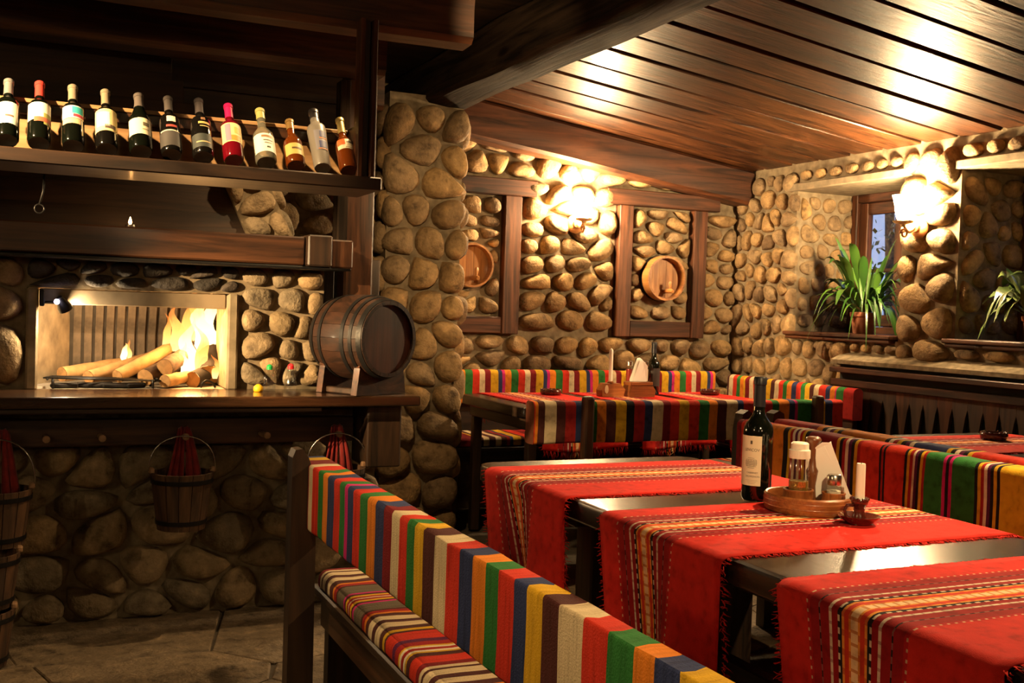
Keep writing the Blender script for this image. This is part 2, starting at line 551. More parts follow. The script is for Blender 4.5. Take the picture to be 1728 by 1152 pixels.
def lay_stones(parent, patch, w, h, to3, rng, mat, proud=0.30, gap=0.016, hole=None, name='stone', jit=0.42, n=14, minsize=0.03, maxp=0.075):
    """patch: convex polygon in (u,v); to3(u,v,d) -> world point, d = distance out of the wall"""
    for poly in cells(patch, w, h, rng, 1, jit):
        P, c, size = round_poly(poly, gap, n)
        if size < minsize: continue
        if hole:
            hx, hy, hr = hole
            if math.hypot(c[0] - hx, c[1] - hy) < hr: continue
            Q = []
            for p in P:
                d = math.hypot(p[0] - hx, p[1] - hy)
                if d < hr: Q.append((hx + (p[0] - hx) / d * hr, hy + (p[1] - hy) / d * hr))
                else: Q.append(p)
            P = Q
        ht = min(maxp, size * proud * rng.uniform(0.75, 1.25))
        ox, oy, ph = rng.uniform(-.12, .12), rng.uniform(-.12, .12), rng.uniform(0, 6)
        rings = [(1.0, -0.012), (1.0, 0.22 * ht), (0.92, 0.58 * ht), (0.74, 0.86 * ht), (0.42, 0.99 * ht)]
        mb = MB()
        V = []
        for s, d in rings:
            for k, p in enumerate(P):
                a = 2 * pi * k / n
                wob = 1 + 0.035 * sin(2 * a + ph) + 0.025 * sin(3 * a + 2 * ph) if s < 1 else 1
                sx = c[0] + (p[0] - c[0]) * s * wob + ox * size * (1 - s)
                sy = c[1] + (p[1] - c[1]) * s * wob + oy * size * (1 - s)
                V.append(to3(sx, sy, d * (1 + 0.10 * sin(a + ph) * (s < 1)) if d > 0 else d))
        V.append(to3(c[0] + ox * size, c[1] + oy * size, ht))
        F = []
        for i in range(len(rings) - 1):
            for k in range(n):
                k2 = (k + 1) % n
                F.append((i * n + k, i * n + k2, (i + 1) * n + k2, (i + 1) * n + k))
        top = len(V) - 1
        for k in range(n):
            F.append(((len(rings) - 1) * n + k, (len(rings) - 1) * n + (k + 1) % n, top))
        mb.add(V, F)
        mb.build(name, mat, parent, smooth=True)

def rect(u0, u1, v0, v1): return [(u0, v0), (u1, v0), (u1, v1), (u0, v1)]
def face_y(Y):            # wall facing -Y, u = X, v = Z
    return lambda u, v, d: Vector((u, Y - d, v))
def face_nx(X):           # wall facing -X, u = Y, v = Z
    return lambda u, v, d: Vector((X - d, u, v))

XR, YB, YF = 4.47, 6.16, 4.34       # right wall, back wall, hearth front
XL, YN = -2.4, -2.2                 # left wall and the wall behind the camera

# ================================================================= floor
mb = MB(); mb.box(XL - .1, XR + .1, YN - .1, YB + .2, -0.12, -0.012, 0)
floor = mb.build('floor', GROUT); tag(floor, 'irregular dark flagstone floor of the tavern', 'floor', kind='structure')
rng = random.Random(3)
for poly in cells(rect(-1.2, 4.4, 0.0, 4.36), 0.62, 0.55, rng, 1, 0.4):
    c, size = centroid(poly)
    k_ = 1 - .008 / sqrt(size)
    P = [(c[0] + (p[0] - c[0]) * k_ + rng.uniform(-.006, .006), c[1] + (p[1] - c[1]) * k_ + rng.uniform(-.006, .006)) for p in poly]
    nP = len(P)
    mb = MB()
    zt = rng.uniform(-0.003, 0.002)
    V = [(p[0], p[1], -0.03) for p in P] + [(p[0], p[1], zt - 0.004) for p in P] + [(c[0] + (p[0] - c[0]) * 0.985, c[1] + (p[1] - c[1]) * 0.985, zt) for p in P]
    F = []
    for i in range(2):
        for k in range(nP):
            F.append((i * nP + k, i * nP + (k + 1) % nP, (i + 1) * nP + (k + 1) % nP, (i + 1) * nP + k))
    F.append(tuple(2 * nP + k for k in range(nP)))
    mb.add(V, F); mb.build('flagstone', FLOOR_M, floor)

# ================================================================= back wall
mb = MB(); mb.box(XL - .2, XR + .7, YB, YB + .25, -0.1, 3.0, 0)
wall_back = mb.build('wall_back', MORTAR); tag(wall_back, 'river stone wall with timber frames behind the corner table', 'wall', kind='structure')
rng = random.Random(11)
fb = face_y(YB)
lay_stones(wall_back, rect(2.255, 2.675, 1.20, 1.945), 0.135, 0.105, fb, rng, STONE, hole=(2.455, 1.503, 0.155), proud=0.42)
lay_stones(wall_back, rect(2.80, 3.495, 1.11, 2.06), 0.165, 0.125, fb, rng, STONE, proud=0.44)
lay_stones(wall_back, rect(3.61, 4.078, 1.20, 1.945), 0.13, 0.105, fb, rng, STONE, hole=(3.845, 1.48, 0.165), proud=0.42)
lay_stones(wall_back, rect(4.192, 4.46, 1.11, 1.94), 0.13, 0.11, fb, rng, STONE, proud=0.4)
lay_stones(wall_back, [(2.0, 2.065), (4.46, 2.065), (4.46, 2.10), (2.0, 2.33)], 0.15, 0.125, fb, rng, STONE, proud=0.42)
lay_stones(wall_back, rect(2.0, 4.46, 0.50, 1.085), 0.165, 0.118, fb, rng, STONE, proud=0.44)

# timber frames with kegs let into the wall
def timber_frame(x0, x1, xa, xb, xc, xd, label):
    t = thing('timber_surround', (0.5 * (x0 + x1), YB - 0.03, 1.09), label, 'surround')
    def pl(x0, x1, z0, z1, ax, y=YB - 0.062):
        m = MB(); m.box(x0, x1, y, YB + 0.01, z0, z1, 0.005); m.build('frame_board', wframe(ax), t)
    pl(x0, x1, 1.95, 2.052, 'X', YB - 0.068)
    pl(xa, xb, 1.085, 1.949, 'Z'); pl(xc, xd, 1.085, 1.949, 'Z')
    pl(xb + .001, xc - .001, 1.088, 1.192, 'X', YB - 0.056)
    return t
timber_frame(2.03, 2.895, 2.14, 2.25, 2.68, 2.795, 'brown timber frame half hidden by the stone pillar')
timber_frame(3.40, 4.283, 3.50, 3.605, 4.082, 4.188, 'complete brown timber frame right of the back wall lamp')

def wall_keg(x, z, R, label):
    t = thing('wall_keg', (x, YB, z - R), label, 'keg')
    M = basis((x, YB - 0.0, z), (0, -1, 0))
    m = MB(); m.lathe([(R * 0.93, -0.01), (R, 0.02), (R * .985, 0.105), (R * 0.97, 0.115), (R * 0.885, 0.115), (R * 0.875, 0.107), (R * 0.87, 0.04)], 40, M, cap=False)
    m.build('rim', wkeg('Y'), t, smooth=True, autosmooth=35)
    m = MB(); m.lathe([(R * 1.003, 0.018), (R * 1.012, 0.018), (R * 1.012, 0.042), (R * 1.003, 0.042)], 40, M, cap=False); m.build('hoop', IRON, t, smooth=True, autosmooth=35)
    hd = None
    nb = 5
    for k in range(nb):                       # head boards
        xa, xb = -R * .885 + 2 * R * .885 * k / nb + .0008, -R * .885 + 2 * R * .885 * (k + 1) / nb - .0008
        pts = []
        rr = R * .884
        for j in range(7):
            xx = xa + (xb - xa) * j / 6
            pts.append((x + xx, z + sqrt(max(0, rr * rr - xx * xx))))
        for j in range(7):
            xx = xb + (xa - xb) * j / 6
            pts.append((x + xx, z - sqrt(max(0, rr * rr - xx * xx))))
        m = MB(); m.prism(pts, YB - 0.054 - 0.0006 * (k % 2), YB - 0.02); m.build('head_board', wkeg('Z'), t)
    m = MB()
    sx, sz = x + R * .10, z - R * .55
    m.tube([(sx, YB - .05, sz), (sx, YB - .075, sz), (sx, YB - .145, sz), (sx, YB - .165, sz - .004)], [.012, .016, .015, .011], 10)
    m.tube([(sx, YB - .135, sz + .008), (sx, YB - .135, sz + .03)], [.007, .008], 8)
    m.tube([(sx - .001, YB - .135, sz + .03), (sx - .001, YB - .135, sz + .05), (sx, YB - .135, sz + .062)], [.010, .014, .009], 10)
    m.build('spigot', wkeg('Y'), t, smooth=True, autosmooth=40)
    return t
wall_keg(2.455, 1.503, 0.140, 'small golden wooden keg in the wall, partly covered by the stone pillar')
wall_keg(3.845, 1.48, 0.152, 'small golden wooden keg in the wall inside the complete timber frame')

# ================================================================= right wall with two window niches
SILL, LINT = 1.15, 2.06
N1, N2 = (4.60, 5.52), (3.275, 4.195)
mb = MB()
XO = XR + 0.62
mb.box(XR, XO, YN, YB + .1, -.1, SILL - .02, 0)
mb.box(XR, XO, YN, YB + .1, LINT, 2.9, 0)
mb.box(XR, XO, N1[1], YB + .1, SILL - .02, LINT, 0)
mb.box(XR, XO, N2[1], N1[0], SILL - .02, LINT, 0)
mb.box(XR, XO, YN, N2[0], SILL - .02, LINT, 0)
wall_right = mb.build('wall_right', MORTAR); tag(wall_right, 'stone wall with deep window niches on the right', 'wall', kind='structure')
rng = random.Random(23)
fr = face_nx(XR)
lay_stones(wall_right, rect(5.50, 6.15, 0.62, 2.19), 0.125, 0.125, fr, rng, STONE, proud=0.30)
lay_stones(wall_right, rect(4.98, 5.50, 0.62, 1.12), 0.125, 0.115, fr, rng, STONE, proud=0.30)
lay_stones(wall_right, rect(4.205, 4.60, 1.02, 2.20), 0.19, 0.15, fr, rng, STONE, proud=0.34)
lay_stones(wall_right, rect(4.60, 5.50, 1.05, 1.115), 0.105, 0.08, fr, rng, STONE, proud=0.35)
lay_stones(wall_right, rect(3.0, 4.20, 1.05, 1.115), 0.15, 0.08, fr, rng, STONE, proud=0.35)
lay_stones(wall_right, rect(4.60, 5.50, 2.105, 2.195), 0.11, 0.10, fr, rng, STONE, proud=0.28, gap=0.028)
lay_stones(wall_right, rect(3.0, 4.20, 2.105, 2.195), 0.13, 0.10, fr, rng, STONE, proud=0.28, gap=0.02)
lay_stones(wall_right, rect(XR + .02, 4.94, SILL + .03, LINT - .02), 0.115, 0.105, face_y(N1[1]), rng, STONE, proud=0.22, gap=0.02)
lay_stones(wall_right, rect(XR + .01, 4.94, SILL + .03, LINT - .02), 0.14, 0.13, face_y(N2[1]), rng, STONE, proud=0.25, gap=0.02)
for a, b in (N1, N2):
    m = MB(); m.box(XR - .035, XR + .5, a - .06, b + .09, LINT - .002, LINT + .045, .006); m.build('lintel', CONCRETE, wall_right)
m = MB()
m.prism([(XR - .115, .985), (XR + .01, .985), (XR + .01, 1.05), (XR - .02, 1.045), (XR - .115, 1.008)], 2.0, 5.02, 'XZ')
m.build('ledge', MORTAR, wall_right)

def window(name, y0, y1, label):
    X = 4.95
    t = thing(name, (X, (y0 + y1) / 2, SILL), label, 'window', kind='structure')
    def bar(nm, ya, yb, za, zb, xa, xb, mat, par):
        m = MB(); m.box(xa, xb, ya, yb, za, zb, .006); return m.build(nm, mat, par)
    fw = .055
    for ya, yb, za, zb, ax in ((y0, y0 + fw, SILL, LINT, 'Z'), (y1 - fw, y1, SILL, LINT, 'Z'), (y0 + fw, y1 - fw, LINT - fw, LINT, 'Y'), (y0 + fw, y1 - fw, SILL, SILL + fw, 'Y')):
        bar('frame_rail', ya, yb, za, zb, X - .05, X + .05, wframe(ax), t)
    ym = (y0 + y1) / 2
    for ya, yb in ((y0 + fw + .002, ym - .002), (ym + .002, y1 - fw - .002)):
        za, zb = SILL + fw + .002, LINT - fw - .002
        s = .075
        sash = bar('sash', ya, ya + s, za, zb, X - .03, X + .02, wframe('Z'), t)
        bar('sash_rail', yb - s, yb, za, zb, X - .03, X + .02, wframe('Z'), sash)
        bar('sash_rail', ya + s, yb - s, zb - s, zb, X - .03, X + .02, wframe('Y'), sash)
        bar('sash_rail', ya + s, yb - s, za, za + s, X - .03, X + .02, wframe('Y'), sash)
        zm = 1.565
        bar('glazing_bar', ya + s, yb - s, zm - .012, zm + .012, X - .025, X + .015, wframe('Y'), sash)
        for zc, zd in ((za + s, zm - .012), (zm + .012, zb - s)):
            bar('pane', ya + s, yb - s, zc, zd, X - .004, X, GLASS, sash)
    return t
GLASS = thin_glass('window_glass')
window('window_1', N1[0] + .01, N1[1] - .015, 'small brown casement window behind the bushy potted plant')
window('window_2', N2[0] + .01, N2[1] - .015, 'brown window at the right edge in the shadowed niche')

def sill(y0, y1, label):
    t = thing('window_sill', (XR + .2, (y0 + y1) / 2, SILL - .03), label, 'window sill')
    m = MB(); m.box(XR - .06, 4.90, y0, y1, SILL - .012, SILL + .012, .006); m.build('sill_board', wframe('Y'), t)
    m = MB(); m.box(XR - .045, XR + .05, y0 + .01, y1 - .01, SILL - .034, SILL - .012, .006); m.build('moulding', wframe('Y'), t)
sill(N1[0] + .01, N1[1] + .03, 'brown moulded wooden sill under the bushy potted plant')
sill(N2[0] + .01, N2[1] + .04, 'brown moulded wooden sill at the right edge of the picture')

# wainscot on the right wall
t = thing('wainscot', (4.40, 3.5, 0), 'dark wooden wainscot with rails and cut-out picket boards', 'panelling')
m = MB(); m.box(4.405, 4.468, 2.0, 4.99, 0.0, 0.985, .003); m.build('backing', simple('dark_green_board', (0.02, 0.024, 0.018), 0.7, var=0.3, bscale=8), t)
m = MB(); m.box(4.33, 4.404, 2.0, 5.0, 0.935, 0.965, .004); m.build('rail', wframe('Y'), t)
m = MB(); m.box(4.345, 4.404, 2.0, 5.0, 0.855, 0.895, .004); m.build('rail', wframe('Y'), t)
ww = .098
for k in range(30):
    ya = 2.02 + k * (ww + .001)
    prof = [(0, .853), (ww, .853), (ww, .80), (ww * .88, .76), (ww * .68, .64), (ww * .68, .58), (ww, .46), (ww, .30), (0, .30), (0, .46), (ww * .32, .58), (ww * .32, .64), (ww * .12, .76), (0, .80)]
    m = MB(); m.prism([(ya + a, b) for a, b in prof], 4.372, 4.392, 'YZ'); m.build('picket', wdark('Z') if k % 3 else wmantel('Z'), t)
m = MB(); m.box(4.36, 4.404, 2.0, 5.0, 0.0, 0.30, .004); m.build('skirting', wdark('Y'), t)

# ================================================================= stone pillar under the main beam
PX0, PX1, PY = 1.63, 2.10, 5.27
mb = MB(); mb.box(PX0 + .03, PX1 - .03, PY + .03, YB, -0.1, 2.34, 0)
pillar = mb.build('wall_pillar', MORTAR); tag(pillar, 'thick rubble stone pillar carrying the main beam', 'wall', kind='structure')
rng = random.Random(41)
lay_stones(pillar, rect(PX0, PX1, 0.02, 2.29), 0.178, 0.16, face_y(PY + .03), rng, STONE, proud=0.42, gap=0.010, maxp=0.085, jit=0.3)
lay_stones(pillar, rect(PY + .02, YB - .02, 0.02, 2.29), 0.19, 0.16, face_nx(PX0 + .03), rng, STONE, proud=0.36, gap=0.012)
lay_stones(pillar, rect(PY + .02, YB - .02, 0.3, 2.27), 0.19, 0.16, lambda u, v, d: Vector((PX1 - .03 + d, u, v)), rng, STONE, proud=0.3, gap=0.012)

# ================================================================= hearth block
OX0, OX1, OZ0, OZ1 = 0.025, 0.71, 0.885, 1.264
mb = MB()
YK = 5.15
mb.box(XL, 1.34, YF, YK, -.1, .80, 0)
mb.box(XL, 1.10, YF, YK, .80, OZ0 - .005, 0)
mb.box(XL, OX0 - .04, YF, YK, OZ0 - .005, 1.50, 0)
mb.box(OX1 + .04, 1.10, YF, YK, OZ0 - .005, 1.50, 0)
mb.box(OX0 - .04, OX1 + .04, YF, 4.50, OZ1, 1.50, 0)
mb.box(OX0 - .04, OX1 + .04, 4.96, YK, OZ0 - .005, 1.50, 0)
mb.box(OX0 - .04, OX1 + .04, 4.50, 4.96, 1.42, 1.50, 0)
hearth = mb.build('wall_fireplace', MORTAR); tag(hearth, 'river stone fireplace wall with raised open hearth', 'wall', kind='structure')
rng = random.Random(5)
fh = face_y(YF)
lay_stones(hearth, rect(-.75, OX0 - .045, .895, 1.375), 0.17, 0.115, fh, rng, STONE_GREY, proud=0.34, gap=0.010)
lay_stones(hearth, rect(OX1 + .05, 1.10, .895, 1.375), 0.105, 0.088, fh, rng, STONE_GREY, proud=0.36, gap=0.010)
lay_stones(hearth, rect(OX0 - .045, OX1 + .05, OZ1 + .005, 1.375), 0.115, 0.055, fh, rng, STONE_SOOT, proud=0.36, gap=0.007, minsize=.02)
lay_stones(hearth, rect(-.75, 1.36, 0.0, .685), 0.20, 0.145, fh, rng, STONE_GREY, proud=0.36, gap=0.012)
m = MB(); m.box(OX0 - .042, OX0, YF - .03, 4.6, OZ0 - .003, OZ1, .008); m.build('jamb', CONCRETE, hearth)
m = MB(); m.box(OX1, OX1 + .042, YF - .03, 4.6, OZ0 - .003, OZ1, .008); m.build('jamb', CONCRETE, hearth)
m = MB(); m.box(OX0 + .002, OX1 - .002, YF + .01, 4.44, 1.203, OZ1 - .002, .004)
m.build('lintel', simple('sooty_concrete', (0.18, 0.135, 0.085), 0.9, var=0.6, bscale=5), hearth)
# firebox lining
LINING = simple('scorched_lining', (0.38, 0.29, 0.18), 0.9, var=0.4, bscale=12, bump=0.5)
m = MB(); m.prism([(OX0 - .03, YF + .27), (OX0, YF + .27), (.15, 4.88), (.15, 4.96), (OX0 - .03, 4.96)], OZ0 - .004, 1.42, 'XY'); m.build('firebox_side', LINING, hearth)
m = MB(); m.prism([(OX1 + .03, YF + .27), (OX1 + .005, YF + .27), (.80, 4.88), (.80, 4.96), (OX1 + .03, 4.96)], OZ0 - .004, 1.42, 'XY'); m.build('firebox_side', simple('sooty_lining', (0.13, 0.09, 0.06), 0.9, var=0.4, bscale=12), hearth)
m = MB(); m.box(OX0 - .03, OX1 + .03, YF + .02, 4.96, OZ0 - .03, OZ0 - .002, 0); m.build('hearth_floor', simple('ash', (0.36, 0.31, 0.25), 0.95, var=0.4, bscale=30, bump=0.8), hearth)
RIB = simple('fireback_rib', (0.20, 0.15, 0.10), 0.75, var=0.5, bscale=16)
RIBD = simple('fireback_plate', (0.10, 0.075, 0.05), 0.8, var=0.5, bscale=9)
m = MB(); m.prism([(4.90, OZ0 - .003), (4.925, OZ0 - .003), (4.925, 1.08), (4.80, 1.40), (4.775, 1.40), (4.90, 1.08)], .15, .80, 'YZ'); m.build('fireback', RIBD, hearth)
for k in range(15):
    x = .165 + k * .043
    m = MB(); m.prism([(4.885, OZ0 - .003), (4.899, OZ0 - .003), (4.899, 1.08), (4.774, 1.40), (4.760, 1.40), (4.885, 1.08)], x, x + .030, 'YZ'); m.build('fireback_rib', RIB, hearth)

# recess wall right of the hearth and rear hood wall
mb = MB(); mb.box(.55, 1.45, 4.92, 5.1, 0, 2.04, 0)
recess = mb.build('wall_recess', MORTAR); tag(recess, 'shadowed stone wall above the mantel end', 'wall', kind='structure')
rng = random.Random(15)
lay_stones(recess, rect(.78, 1.44, 1.44, 2.02), 0.15, 0.125, face_y(4.92), rng, STONE_GREY, proud=0.38, gap=0.014)

# plain walls closing the room
mb = MB(); mb.box(XL - .2, XL, YN - .2, YB + .2, -.1, 3.0, 0); o = mb.build('wall_left', PLASTER); tag(o, 'plain dark wall on the left, outside the picture', 'wall', kind='structure')
mb = MB(); mb.box(XL - .2, XR + .6, YN - .2, YN, -.1, 3.0, 0); o = mb.build('wall_front', PLASTER); tag(o, 'plain dark wall behind the viewer', 'wall', kind='structure')

# ================================================================= ceilings and beams
def zc(x): return 2.235 + 0.13 * (XR - x)
mb = MB(); mb.prism([(1.95, zc(1.95) + .04), (XR + .3, zc(XR + .3) + .04), (XR + .3, zc(XR + .3) + .16), (1.95, zc(1.95) + .16)], YN, YB + .2, 'XZ')
ceil = mb.build('ceiling', wdark('X')); tag(ceil, 'sloping lean-to ceiling of varnished boards over the tables', 'ceiling', kind='structure')
yy = YB - .04
k = 0
while yy > YN + .3:
    wdt = (.265, .285, .25, .275)[k % 4]
    y1 = yy; y0 = yy - wdt
    # board: bevelled slab with stepped edges, following the roof slope
    m = MB()
    xa, xb = 1.96, XR + .04
    sl = math.atan(.13)
    M = Matrix.Translation((xa, 0, zc(xa))) @ Matrix.Rotation(sl, 4, 'Y')
    Ln = (xb - xa) / cos(sl)
    m.box(0, Ln, y0 + .026, y1, -.002 - .004 * (k % 2), .034, .005, M)
    ob = m.build('ceiling_board', wceil('X'), ceil)
    m = MB(); m.box(0, Ln, y0 - .005, y0 + .025, .024, .040, .003, M); m.build('batten', wdark('X'), ob)
    yy = y0 - .006; k += 1

mb = MB(); mb.box(XL, 2.0, YN, YB + .1, 2.56, 2.62, 0)
ceil2 = mb.build('ceiling', wdark('X')); tag(ceil2, 'dark plank ceiling over the hearth side', 'ceiling', kind='structure')

def hewn(x0, x1, y0, y1, z0, z1, along, n=26, amp=0.012, seed=1):
    m = MB(); V, F = [], []
    rg = random.Random(seed)
    prof = []
    ch = .02
    a0, a1, b0, b1 = (x0, x1, z0, z1) if along == 'Y' else (y0, y1, z0, z1)
    pf = [(a0 + ch, b0), ((a0 + a1) / 2, b0), (a1 - ch, b0), (a1, b0 + ch), (a1, (b0 + b1) / 2), (a1, b1 - ch), (a1 - ch, b1), (a0 + ch, b1), (a0, b1 - ch), (a0, b1 * .6 + b0 * .4), (a0 - .004, b1 * .45 + b0 * .55), (a0, b1 * .3 + b0 * .7), (a0, b0 + ch)]
    L0, L1 = (y0, y1) if along == 'Y' else (x0, x1)
    K = len(pf)
    for i in range(n + 1):
        s = L0 + (L1 - L0) * i / n
        for k, (a, b) in enumerate(pf):
            d = mnoise.noise_vector(Vector((s * 1.7 + seed * 9, a * 6, b * 6)))
            da, db = d.x * amp, d.y * amp
            V.append((a + da, s, b + db) if along == 'Y' else (s, a + da, b + db))
    for i in range(n):
        for k in range(K):
            k2 = (k + 1) % K
            F.append((i * K + k, i * K + k2, (i + 1) * K + k2, (i + 1) * K + k))
    F.append(tuple(range(K))); F.append(tuple(n * K + k for k in range(K)))
    return m.add(V, F)

o = hewn(1.86, 2.10, YN + .02, YB - .01, 2.295, 2.53, 'Y', 60, .020, 4).build('ceiling_beam', wbeam('Y'), smooth=True, autosmooth=40)
tag(o, 'huge rough-hewn grey brown beam running from the pillar towards the viewer', 'beam')
m = hewn(2.05, XR - .01, YB - .19, YB - .005, 0, .235, 'X', 20, .005, 8)
m.v = [(p[0], p[1], p[2] + zc(p[0]) - .238 + .0) for p in m.v]
o = m.build('ceiling_beam', wframe('X'), smooth=True, autosmooth=40); tag(o, 'knotty brown beam sloping along the top of the back wall', 'beam')
for i, (y, w_, z0, xe, lab) in enumerate(((3.56, .13, 2.18, 1.42, 'dark ceiling joist from which the bottle shelf hangs'), (4.24, .16, 2.18, 1.31, 'brown ceiling joist above the bottles, second from the hanging shelf'), (4.94, .16, 2.17, 1.52, 'dark ceiling joist far behind the bottles'), (5.6, .16, 2.08, 1.66, 'blackest ceiling joist at the back, near the rear wall'))):
    o = hewn(XL + .01, xe, y, y + w_, z0, 2.555, 'X', 24, .008, 20 + i).build('ceiling_joist', wmantel('X'), smooth=True, autosmooth=40); tag(o, lab, 'joist')
for y, wh in ((2.6, 'farthest'), (1.6, 'middle'), (.6, 'nearest')):
    o = hewn(XL + .01, 1.85, y, y + .14, 2.47, 2.555, 'X', 18, .008, int(y * 10)).build('ceiling_joist', wdark('X'), smooth=True, autosmooth=40); tag(o, wh + ' of three dark ceiling joists above the viewer, outside the picture', 'joist')

# ================================================================= hood, mantel, posts
t = thing('chimney_hood', (.1, 4.46, 1.5), 'dark overlapping plank hood above the mantel beam', 'hood')
for i in range(9):
    za = 1.495 + i * .088
    xr = .82 - (za - 1.5) * .52
    m = MB(); M = Matrix.Translation((0, 4.46 + .012 * i, za)) @ Matrix.Rotation(radians(-7), 4, 'X')
    m.box(XL + .02, xr, -.012, .012, 0, .098, .003, M); m.build('plank', wdark('X'), t)
t = thing('upper_panelling', (1.0, 4.9, 2.04), 'black plank panelling under the ceiling behind the bottles', 'panelling')
for k in range(4):
    m = MB(); m.box(-.2, 1.44, 4.90 + .004 * (k % 2), 4.935, 2.042 + k * .127, 2.166 + k * .127, .004); m.build('plank', wdark('X'), t)
e = thing('hood_stonework', (.85, 4.44, 1.5), 'slanting rough stone edge at the right end of the plank hood', 'stonework')
poly = [(.80, 1.50), (.995, 1.50), (.90, 1.68), (.80, 1.95), (.60, 1.95), (.70, 1.73)]
m = MB(); m.prism(poly, 4.43, 4.90, 'XZ'); m.build('mortar_bed', MORTAR, e)
rng = random.Random(9)
lay_stones(e, poly[:5] + [(.69, 1.73)], .10, .085, face_y(4.43), rng, STONE_GREY, proud=.3, gap=.008)
lay_stones(e, [(4.46, 1.50), (4.88, 1.50), (4.88, 1.9), (4.46, 1.9)], .14, .12, lambda u, v, d: Vector((.995 - (v - 1.5) * .45 + d, u, v)), rng, STONE_GREY, proud=.3, gap=.008)

o = MB().box(XL + .02, .985, 4.20, 4.42, 1.388, 1.50, .006).build('mantel_beam', wmantel('X')); tag(o, 'long brown mantel beam above the open hearth', 'beam')
t = thing('mantel_end_block', (1.075, 4.2, 1.385), 'dark timber block closing the right end of the mantel', 'beam')
m = MB(); m.box(.988, 1.085, 4.16, 4.45, 1.385, 1.508, .006); m.build('block', wdark('Z'), t)
m = MB(); m.box(1.086, 1.175, 4.18, 4.45, 1.382, 1.495, .006); m.build('block', wmantel('Z'), t)
o = MB().box(XL + .02, 1.17, 4.185, 4.34, 1.372, 1.384, .003).build('iron_strip', IRON); tag(o, 'thin black iron strip under the mantel beam', 'strip')
o = MB().box(1.20, 1.325, 4.40, 4.52, .887, 2.56, .008).build('timber_post', wmantel('Z')); tag(o, 'dark reddish timber post between hearth and stone pillar', 'post')
o = MB().box(1.155, 1.198, 4.36, 4.44, 1.50, 2.17, .004).build('timber_batten', wbeam('Z')); tag(o, 'narrow greyish batten fixed to the left of the timber post', 'post')
t = thing('recess_panel', (1.35, 4.6, .88), 'dark brown board panel in the gap beside the hearth', 'panelling')
for k in range(3):
    m = MB(); m.box(1.105 + k * .103, 1.206 + k * .103, 4.58 + .004 * (k % 2), 4.61, .887, 1.44, .003); m.build('board', wdark('Z'), t)

# candle on the mantel
t = thing('tealight', (.335, 4.28, 1.50), 'tiny burning tealight on the mantel beam', 'candle')
m = MB(); m.lathe([(0, 1.5005), (.018, 1.5005), (.019, 1.506), (.019, 1.512), (.015, 1.512), (0, 1.511)], 14, Matrix.Translation((.335, 4.28, 0))); m.build('cup', STEEL, t, smooth=True, autosmooth=40)
m = MB(); m.lathe([(0, 1.511), (.004, 1.514), (.0065, 1.521), (.005, 1.529), (.002, 1.538), (0, 1.543)], 10, Matrix.Translation((.335, 4.28, 0)))
m.build('flame', simple('candle_flame', (1, .6, .2), emit=(1, .45, .12), es=12), t, smooth=True)

# iron hook hanging under the shelf
t = thing('iron_hook', (.03, 3.62, 1.50), 'thin iron hook hanging below the bottle shelf', 'hook')
pts = [(.03, 3.66, 1.615), (.028, 3.66, 1.56), (.018, 3.66, 1.52)]
m = MB(); m.tube(pts, .0035, 6)
m.tube([(.018 + .014 * sin(a), 3.66, 1.506 + .014 * cos(a)) for a in [2 * pi * k / 12 for k in range(13)]], .003, 6, cap=False); m.build('rod', IRON, t, smooth=True)

# ================================================================= counter in front of the hearth
t = thing('hearth_counter', (.1, 4.16, .8), 'long dark polished plank counter in front of the hearth', 'counter')
m = MB(); m.box(XL + .02, 1.41, 3.98, YF - .002, .846, .886, .006, seg=2); m.build('counter_top', wood('X', (0.02, 0.01, 0.005), (0.075, 0.034, 0.015), 0.25, 0.5, 'counter', coat_rough=0.12), t)
m = MB(); m.box(1.105, 1.41, YF, 4.66, .846, .8855, .004); m.build('counter_return', _woods[('counter', 'X')], t)
m = MB(); m.box(XL + .02, 1.02, 3.995, 4.03, .826, .845, .004); m.build('lip', wdark('X'), t)
m = MB(); m.box(1.21, 1.35, 4.03, YF - .09, .60, .845, .006); m.build('bracket', wdark('Z'), t)
m = MB(); m.box(-.9, -.78, 4.03, YF - .09, .60, .825, .006); m.build('bracket', wdark('Z'), t)
a = thing('peg_rail', (.2, 4.22, .68), 'dark board with wooden pegs under the counter', 'rail')
m = MB(); m.box(-1.3, 1.205, 4.20, 4.25, .685, .787, .005); m.build('rail_board', wmantel('X'), a)
PEGW = simple('peg_wood', (.30, .17, .09), .7, var=.3)
for x in (.055, .24, .53, .83, 1.113, -.12):
    m = MB(); m.tube([(x, 4.20, .722), (x, 4.14, .724), (x + .002, 4.085, .728)], [.011, .012, .013], 10); m.build('peg', PEGW, a, smooth=True, autosmooth=40)

